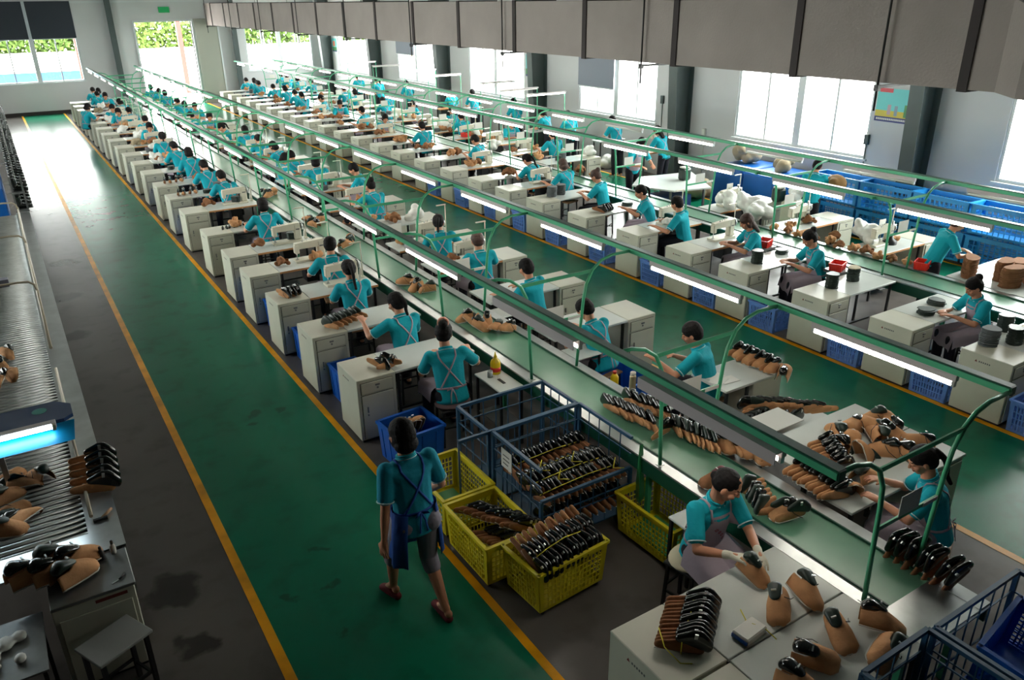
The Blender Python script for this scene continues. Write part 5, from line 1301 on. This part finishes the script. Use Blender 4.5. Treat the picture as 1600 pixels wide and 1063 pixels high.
for i, (x, y, mt, l) in enumerate(((-.08, 5.44, M_BLK, 'small black glue bottle on the steel table'), (.0, 5.47, M_LIN, 'small white bottle with dark cap on the steel table'))):
    o = MB().mat(mt).lathe((x, y, .738), [(.018, 0), (.02, .01), (.02, .06), (.010, .08)]).build('bottle'); tag(o, l, 'bottle'); MB().mat(M_BLK).lathe((x, y, .818), [(.010, 0), (.010, .025), (.006, .03)]).build('cap', o)
o = MB().mat(M_BLK).tube([(-.01, 5.13, .745), (.03, 5.17, .745)], .006, 6).build('thread_snips'); tag(o, 'thread snips lying on the steel table', 'snips'); MB().mat(M_STEEL).beam((-.01, 5.13, .742), (-.06, 5.11, .742), .01, .004).build('blade', o)
o = MB().mat(M_WOODS).cyl((-.02, 5.94, .762), (.06, 6.02, .775), .012, 10).build('brush'); tag(o, 'wooden handled brush on the conveyor end plate', 'brush'); MB().mat(M_BLK).box(-.08, .02, 5.92, 5.945, .752, .772).build('bristle_block', o)
o = MB().mat(mat('grey_vinyl', sc(150, 152, 150), .45)).box(-.19, .19, -.145, .145, .495, .52, .004).build('stool', None, (-.13, 4.82, 0), (0, 0, R(26))); tag(o, 'grey topped steel stool in front of the conveyor end cabinet', 'stool')
for x in (-.155, .155):
    for y in (-.105, .105): MB().mat(M_BLK).box(x-.014, x+.014, y-.014, y+.014, 0, .495).build('leg', o)
m = MB().mat(M_BLK)
for y in (-.105, .105): m.box(-.155, .155, y-.008, y+.008, .16, .18)
for x in (-.155, .155): m.box(x-.008, x+.008, -.105, .105, .12, .14)
m.build('stretcher', o)
o = MB().mat(M_STEELD).box(-1.1, -.50, 4.65, 5.25, .60, .615).build('scrap_tray'); tag(o, 'steel scrap tray with plastic wrap at the lower picture corner', 'tray')
for x in (-1.05, -.53):
    for y in (4.7, 5.2): MB().mat(M_BLK).box(x-.012, x+.012, y-.012, y+.012, 0, .6).build('leg', o)
m = blob('plastic_wrap', [ept((rs.uniform(-.2, .2), rs.uniform(-.2, .2), 0), (rs.uniform(.03, .08), rs.uniform(.03, .08), .025)) for _ in range(14)], .012, [M_WBAG], 1)
tag(link('plastic_wrap', m, None, (-.76, 4.93, .635)), 'crumpled clear plastic wrap in the scrap tray', 'wrap')
# ------------------------------------------------------------------ second belt: stacks, bags, crates
def stack_mesh(name, mt, n, w, d, t, jit, top=None, seed=1):
    """pile of cut leather pieces, one tied bundle"""
    r = random.Random(seed); m = MB().mat(mt)
    for i in range(n):
        if top and i == n-1: m.mat(top)
        a = r.uniform(-.05, .05)*jit; dx, dy = r.uniform(-.006, .006)*jit, r.uniform(-.006, .006)*jit; z = i*t
        c, s = math.cos(a), math.sin(a); pts = []
        for k in range(14):
            q = 2*math.pi*k/14; rr = 1+.18*math.cos(2*q)+.08*math.sin(3*q)
            x, y = w/2*rr*math.cos(q), d/2*rr*math.sin(q); pts.append((dx+x*c-y*s, dy+x*s+y*c))
        lo = [m.bm.verts.new((x, y, z)) for x, y in pts]; hi = [m.bm.verts.new((x, y, z+t*.82)) for x, y in pts]
        fs = [m.bm.faces.new(hi), m.bm.faces.new(lo[::-1])]+[m.bm.faces.new((lo[k], lo[(k+1) % 14], hi[(k+1) % 14], hi[k])) for k in range(14)]; m._set(fs)
    return Proto(m.build(name))
P_STG = stack_mesh('leather_stack', M_GRNL, 16, .14, .17, .011, 1, seed=2); P_STT = stack_mesh('leather_stack', M_GRNL, 16, .14, .17, .011, 1, M_CUSH, seed=3)
P_STS = stack_mesh('leather_stack', mat('grey_lining_cloth', sc(92, 98, 100), .8), 20, .15, .2, .009, 1.4, seed=4)
P_STL = stack_mesh('leather_stack', M_GRNL, 7, .13, .22, .009, 2, seed=5); P_STB = stack_mesh('leather_stack', M_TAND, 30, .30, .22, .011, 1.6, seed=6); P_STW = stack_mesh('leather_stack', mat('pale_lining_cloth', sc(190, 180, 160), .85), 18, .2, .24, .014, 2, seed=8)
for x, y, p, d, l in ((9.02, 7.50, P_STG, 10, 'tall dark green leather stack at the aisle end of the fourth near side desk'), (9.02, 6.20, P_STG, 5, 'dark green leather stack standing alone beside the red bin'),
        (9.50, 6.22, P_STT, 20, 'dark green leather stack with a pale sheet on top'), (9.16, 4.92, P_STL, 60, 'low dark leather pile on the desk before the bun-haired worker'), (9.56, 5.04, P_STL, 0, 'square dark leather stack near the bun-haired worker\'s hands'),
        (8.86, 4.0, P_STS, 0, 'wrapped grey stack on the nearest desk of second belt, aisle end'), (9.12, 3.86, P_STG, 30, 'dark stack in plastic on the nearest desk of second belt'), (9.42, 4.12, P_STG, 0, 'dark green stack at the belt end of the nearest desk'), (9.3, 3.68, P_STT, 40, 'dark stack with pale top at the front of the nearest desk'),
        (9.0, 12.75, P_STS, 0, 'grey cloth stack on the eighth near side desk, aisle end'), (9.25, 12.80, P_STS, 10, 'grey cloth stack beside its twin on the eighth near side desk'), (9.72, 11.3, P_STL, 30, 'dark leather pile on the seventh near side desk'), (9.7, 7.6, P_STL, 80, 'dark leather pile beside the loose-haired worker')):
    p.place((x, y, CH), R(d), l, 'leather stack', 'leather stacks of the second belt', 1.12)
bundle((8.98, 11.2), (9.16, 11.25), 4, CH, 30, 'dark brown upper in the pile on the seventh near side desk', 'brown pile on seventh near side desk', (P_FOD,), 10)
# red bins
P_RED = crate('bin', .24, .18, .10, M_RED, nx=6, nz=3, solid=True, rimw=.014)
for x, y, z, l in ((9.70, 6.62, .76, 'red bin on the belt side of the third near side desk'), (9.75, 8.0, .76, 'red bin behind the loose-haired worker\'s hands'), (10.74, 5.98, .76, 'shallow orange-red bin beside the tall brown leather piles'), (11.5, 22.1, .76, 'red bin on a window side table far down the second belt'), (11.2, 20.2, .76, 'red bin on the window side table with pale bags')):
    P_RED.place((x, y, z), R(20), l, 'bin')
tag(MB().mat(M_STEELD).box(9.58, 9.88, 6.48, 6.76, .72, .76).cyl((9.7, 6.6, 0), (9.7, 6.6, .72), .02, 8).build('bin_stand'), 'small steel stand under the red bin beside the second belt', 'stand')
tag(MB().mat(M_STEELD).box(9.62, 9.90, 7.88, 8.14, .72, .76).cyl((9.76, 8.0, 0), (9.76, 8.0, .72), .02, 8).build('bin_stand'), 'small steel stand under the red bin by the loose-haired worker', 'stand')
# tall brown leather piles on the near table of the window side
o = MB().mat(M_LAM).box(10.74, 12.3, 3.9, 5.62, CH-.028, CH, .004).build('worktable'); tag(o, 'large white table with tall brown leather piles at the near end', 'table')
for x in (10.8, 12.24):
    for y in (3.96, 5.56): MB().mat(M_BLK).box(x-.018, x+.018, y-.018, y+.018, 0, CH-.028).build('leg', o)
for x, y, d, l in ((10.98, 5.44, 30, 'tallest brown leather pile, fanned, at the belt corner of the large table'), (11.22, 5.10, 10, 'wide brown leather pile next to the fanned one'), (11.02, 4.88, -10, 'brown leather pile at the belt edge of the large table'), (11.36, 4.80, 40, 'brown leather pile in the middle of the large table'), (11.75, 5.15, 20, 'low brown leather pile toward the window on the large table'), (11.9, 4.5, 0, 'brown leather pile at the near end of the large table')):
    P_STB.place((x, y, CH), R(d), l, 'leather stack', 'brown leather piles on the large table', (1.0, 1.0, .85 if 'low' not in l else .5))
# brown cut pieces along the second belt edge
P_WAD = Proto(link('leather_bundle', blob('leather_bundle', [ept((rs.uniform(-.05, .05), rs.uniform(-.05, .05), rs.uniform(.03, .09)), (rs.uniform(.03, .06), rs.uniform(.02, .05), rs.uniform(.02, .045)), Euler((rs.uniform(-1, 1), rs.uniform(-1, 1), rs.uniform(-3, 3))).to_matrix()) for _ in range(12)], .008, [M_TAN], 1)))
P_WAD2 = Proto(link('leather_bundle', blob('leather_bundle', [ept((rs.uniform(-.07, .07), rs.uniform(-.05, .05), rs.uniform(.03, .09)), (rs.uniform(.03, .06), rs.uniform(.01, .04), rs.uniform(.02, .05)), Euler((rs.uniform(-1, 1), rs.uniform(-1, 1), rs.uniform(-3, 3))).to_matrix()) for _ in range(12)], .008, [M_TAND], 1)))
n = 0
for x, y in ((10.62, 8.55), (10.66, 8.3), (10.62, 8.05), (10.64, 7.8), (10.7, 7.5), (10.62, 7.28), (10.66, 7.05), (10.72, 6.85), (10.62, 6.6), (10.66, 6.4), (10.72, 6.2), (10.95, 7.62), (10.98, 8.5), (11.5, 8.6), (11.6, 7.0), (11.45, 8.5)):
    (P_WAD, P_WAD2)[n % 2].place((x, y, .755), rs.uniform(0, 6), 'tied bundle of brown cut leather lying along the second belt edge', 'leather bundle', 'brown bundles along the second belt', rs.uniform(.9, 1.25)); n += 1
for x, y, z in ((11.0, 19.2, .76), (11.3, 21.3, .76), (10.95, 16.1, .76), (9.2, 19.2, .76), (9.2, 20.6, .76), (9.4, 26.2, .76), (11.2, 24.5, .76), (10.8, 14.2, .76), (10.7, 13.6, .76), (9.3, 14.9, .76), (9.2, 16.3, .76), (9.3, 23.3, .76), (9.2, 28.9, .76), (9.2, 31.7, .76), (10.9, 27.3, .76), (10.9, 30, .76), (5.2, 17.2, .76), (5.3, 19.9, .76), (5.2, 22.9, .76), (5.2, 25.6, .76), (5.2, 28.6, .76), (5.3, 10.1, .76), (5.2, 12.9, .76)):
    (P_WAD, P_WAD2)[n % 2].place((x, y, z), rs.uniform(0, 6), 'tied brown leather bundle on %s desk level with the %s lamp arch' % ('a first belt' if x < 7 else 'a near side' if x < 10 else 'a window side', ORDS[int((y-2.2)/1.96+.5)]), 'leather bundle', 'brown cut leather bundles on desks', rs.uniform(1.1, 1.7)); n += 1
for rk, xs in (('BL', (3.05, 3.7)), ('BR', (4.95, 5.7)), ('CL', (9.1, 9.75)), ('CR', (10.9, 11.8))):
    for i, y in enumerate(rows[rk]):
        if y < 10.5 or (rk == 'CL' and y < 13): continue
        for q in range(2 if y < 26 else 1):
            x = xs[0]+(xs[1]-xs[0])*rs.random(); kind = rs.random()
            lab = '%s on the desk %s from near end, %s'; gl = ORDS[i]
            if kind < .7: (P_WAD, P_WAD2)[n % 2].place((x, y+.12+.3*rs.random(), .755), rs.uniform(0, 6), lab % ('brown cut leather bundle', gl, ROWN[rk]), 'leather bundle', 'leather bundles, '+ROWN[rk]+', desk '+gl, rs.uniform(1.1, 1.6))
            else: (P_STG, P_STS)[n % 2].place((x, y+.15+.25*rs.random(), .755), rs.uniform(0, 6), lab % ('small cut leather pile', gl, ROWN[rk]), 'leather stack', 'leather piles, '+ROWN[rk]+', desk '+gl, (1, 1, rs.uniform(.4, .9)))
            n += 1
# white bags
def bag(seed, mt=M_WBAG, nm='plastic_bag'):
    r = random.Random(seed)
    return Proto(link(nm, blob(nm, [ept((r.uniform(-.12, .12), r.uniform(-.12, .12), r.uniform(.06, .22)), (r.uniform(.08, .14), r.uniform(.08, .14), r.uniform(.06, .12)), Euler((r.random(), r.random(), r.random())).to_matrix()) for _ in range(9)], .014, [mt], 2)))
B1, B2, B3 = bag(1), bag(5), bag(9, mat('pale_sack_cloth', sc(156, 142, 116), .9, bump=(20, .5)), 'cloth_sack')
for x, y, z, p, s, l in ((11.05, 9.5, .75, B1, 1.3, 'big white plastic bag on the third window side table'), (10.95, 9.1, .75, B2, 1.2, 'white plastic bag bulging over the belt edge'), (11.1, 10.1, .75, B2, 1.1, 'white bag behind the two bulging ones'), (11.3, 7.3, .75, B1, 1.1, 'translucent white bag on the first window side table'),
        (9.4, 9.88, .75, B2, .42, 'small white bag on the sixth near side desk, aisle half'), (9.62, 9.84, .75, B1, .42, 'small white bag beside the man in plain teal polo'), (5.95, 12.75, .75, B1, .8, 'crumpled clear bag on the fifth far side desk'), (10.8, 18.0, .75, B2, .9, 'pale bag on a window side table before the standing lamp'), (11.3, 21.8, .75, B1, 1.1, 'tall white bag on the table of the bun-haired window side worker'), (11.6, 20.4, .75, B2, 1.1, 'white bag hanging at the window side table'),
        (13.6, 13.3, .0, B3, 1.7, 'tan cloth sack on the floor by the covered boxes'), (13.45, 13.5, .0, B3, 1.3, 'large tan cloth sack leaning on the blue covered box'), (13.9, 12.2, .95, B3, 1.6, 'grey-tan sack propped against the wall above the covered boxes'), (13.8, 13.9, .0, B1, 1.2, 'pale heap of paper behind the second column'), (13.85, 11.1, .92, B3, 1.2, 'grey cushion-like sack on the blue covered box end'), (13.3, 10.3, .6, B1, .9, 'bag of white wrapping beside the covered boxes'), (12.3, 15.8, .75, B1, .9, 'white heap on the fourth window side cabinet'), (14.1, 17.3, .0, B2, 1.3, 'white fabric heap by the window wall bench'), (13.5, 9.75, .0, B1, 1.3, 'white plastic sack behind the porter')):
    p.place((x, y, z), rs.uniform(0, 6), l, 'bag', None, s)
# white fabric heaps on the far aisle side desks
for i, y in enumerate([q+.28 for q in rows['BL'][10:20]]):
    (B1, B2, B3)[i % 3].place((3.1+.25*(i % 2), y, .75), i, 'pale fabric heap on the far aisle side desks, %s of ten' % ORDS[i], 'fabric heap', 'fabric heaps far down the aisle side', .75)
for i, y in enumerate([q+.28 for q in rows['BR'][7:17]]):
    (B2, B1, B3)[i % 3].place((5.1+.3*(i % 2), y, .75), i, 'pale fabric heap on the far side desks of first belt, %s of ten' % ORDS[i], 'fabric heap', 'fabric heaps on the far side of first belt', .7)
# large cutting table
o = MB().mat(M_LAM).hull([(x, y, z) for z in (.72, .75) for (x, y) in ((10.95, 12.6), (11.3, 11.7), (12.15, 11.5), (12.95, 12.9), (11.6, 13.15))]).build('cutting_table'); tag(o, 'large white cutting table with blue crates stored below', 'table')
for x, y in ((11.35, 11.85), (12.1, 11.65), (12.75, 12.8), (11.3, 12.7)): MB().mat(M_STEELD).box(x-.02, x+.02, y-.02, y+.02, 0, .72).build('leg', o)
MB().mat(mat('bench_skirt_blue', sc(30, 70, 130), .5)).box(11.35, 12.0, 11.9, 12.5, .1, .55).build('stored_crate', o)
for x, y, l in ((12.2, 12.35, 'dark grinding machine standing on the cutting table'), (12.3, 9.9, 'dark green covered machine on the third window side cabinet')):
    o = MB().mat(M_GRNL).box(-.12, .12, -.1, .1, 0, .26, .04).build('bench_machine', None, (x, y, CH)); tag(o, l, 'machine'); MB().mat(M_LIN).box(-.1, .06, -.09, .07, .26, .29, .01).build('top_cover', o); MB().mat(M_STEEL).cyl((.14, 0, 0), (.14, 0, .24), .02, 10).build('column', o)
# post bed machines on window side tables
for i, (x, y) in enumerate(((11.5, 10.2), (11.5, 8.6), (11.5, 7.0))):
    o = MB().mat(M_BLK).lathe((x, y, CH), [(.11, 0), (.11, .05), (.05, .09), (.04, .16)]).build('post_machine'); tag(o, 'dark post bed stitching machine, %s window side table' % ORDS[i], 'machine')
    MB().mat(M_STEEL).cyl((x, y, .9), (x, y, 1.12), .018, 10).cyl((x, y, 1.04), (x+.1, y, 1.04), .015, 8).build('needle_column', o); MB().mat(M_CARD).box(x-.2, x-.04, y+.1, y+.105, 1.0, 1.14).cyl((x-.12, y+.1, .75), (x-.12, y+.1, 1.0), .006, 6).build('reading_card', o)

# blue crates stacked along the window wall
P_CAGE = crate('crate', .42, 1.04, .50, M_BLUEW, nx=4, nz=5, bar=.016, corner=.08, taper=.0)
n = 0
for ti in range(2):
    for j in range(5):
        P_CAGE.place((13.86, 5.35+j*1.08, .06+ti*.54), R(rs.uniform(-1.5, 1.5)), 'bright blue mesh crate in the wall stack, %s tier, %s from near end' % (('lower', 'upper')[ti], ORDS[j]), 'crate', 'blue crates along the window wall')
tag(MB().mat(M_BLK).box(13.70, 14.30, 4.8, 10.2, .0, .055).build('pallet'), 'dark pallet under the blue wall crates', 'pallet')
for i, (x, y, s, l) in enumerate(((13.85, 12.1, .95, 'blue tarpaulin covered box below the third wall window gap'), (13.85, 11.25, .92, 'blue tarpaulin covered box beside the first'))):
    o = MB().mat(M_BLUET).box(x-.62, x+.6, y-.42, y+.40, 0, s, .03).build('covered_box'); tag(o, l, 'box')
o = MB().mat(M_CAB).box(13.0, 13.6, 10.0, 10.5, 0, .6, .01).build('low_cabinet'); tag(o, 'low cream cabinet between covered boxes and blue crates', 'cabinet')
MB().mat(M_CABD).box(13.05, 13.55, 9.99, 10.0, .08, .54).build('door', o)
# benches and lamps along the window wall
for i, (x, y, yaw, hr) in enumerate(WL):
    y0 = y-.06
    o = MB().mat(M_LAM if i % 2 else M_PLY).box(x-.42, x+.42, y0, y0+.36, .90, .93, .004).build('wall_bench'); tag(o, 'bench before the person by window wall, %s from near end' % ORDS[i], 'table')
    for dx in (-.38, .38):
        for dy in (.04, .32): MB().mat(M_BLK).box(x+dx-.015, x+dx+.015, y0+dy-.015, y0+dy+.015, 0, .90).build('leg', o)
    o = MB().mat(M_COLM).cyl((x+.1, y0+.26, .93), (x+.1, y0+.26, 1.05), .04, 12).tube([(x+.1, y0+.26, 1.0), (x+.12, y0+.26, 1.18), (x+.05, y0+.2, 1.26)], .025, 8).build('grinder'); tag(o, 'small bench machine, %s from near end by window wall' % ORDS[i], 'machine')
    MB().mat(M_CREAM).box(x-.05, x+.12, y0+.12, y0+.26, 1.22, 1.34, .02).build('machine_head', o)
for i, (x, y, lit) in enumerate(((12.2, 18.9, 0), (12.2, 17.6, 1), (12.8, 21.0, 0), (12.7, 24.2, 1), (12.9, 26.4, 1), (12.9, 29.2, 0), (12.8, 31.5, 0))):
    o = MB().mat(M_GRN).cyl((x-.6, y, 0), (x-.6, y, 2.1), .012, 8).cyl((x+.6, y, 0), (x+.6, y, 2.1), .012, 8).build('bench_lamp'); tag(o, '%s crosswise tube lamp on green poles, %s from near end' % ('lit' if lit else 'unlit', ORDS[i]), 'lamp')
    MB().mat(M_HOUS).box(x-.62, x+.62, y-.04, y+.04, 2.1, 2.13).build('lamp_housing', o)
    MB().mat(M_TUBE if lit else M_TUBEO).cyl((x-.6, y, 2.08), (x+.6, y, 2.08), .015, 8).build('lamp_tube', o)
# chair-height extras: cushions, bags on the floor of the first belt
tag(link('bubble_bag', bag(12, mat('dark_net', sc(30, 30, 32), .5, bump=(30, 1))).root.data, None, (5.85, 8.0, .1)), 'dark net bag of laces on the floor beside the far side desk', 'bag')
for o_ in [o for o in list(bpy.data.objects) if o.type == 'MESH' and o.name.startswith('plastic_bag') and not o.get('label')]: bpy.data.objects.remove(o_)

P_STW.place((9.3, 3.95-.1, CH+.01), 0, 'pale lining pile behind the plastic wrapped stack on the nearest desk', 'leather stack', None, .6)
for p_ in [v for v in list(globals().values()) if isinstance(v, Proto) and not v.used]:
    for c_ in [p_.root]+list(p_.root.children_recursive): bpy.data.objects.remove(c_)
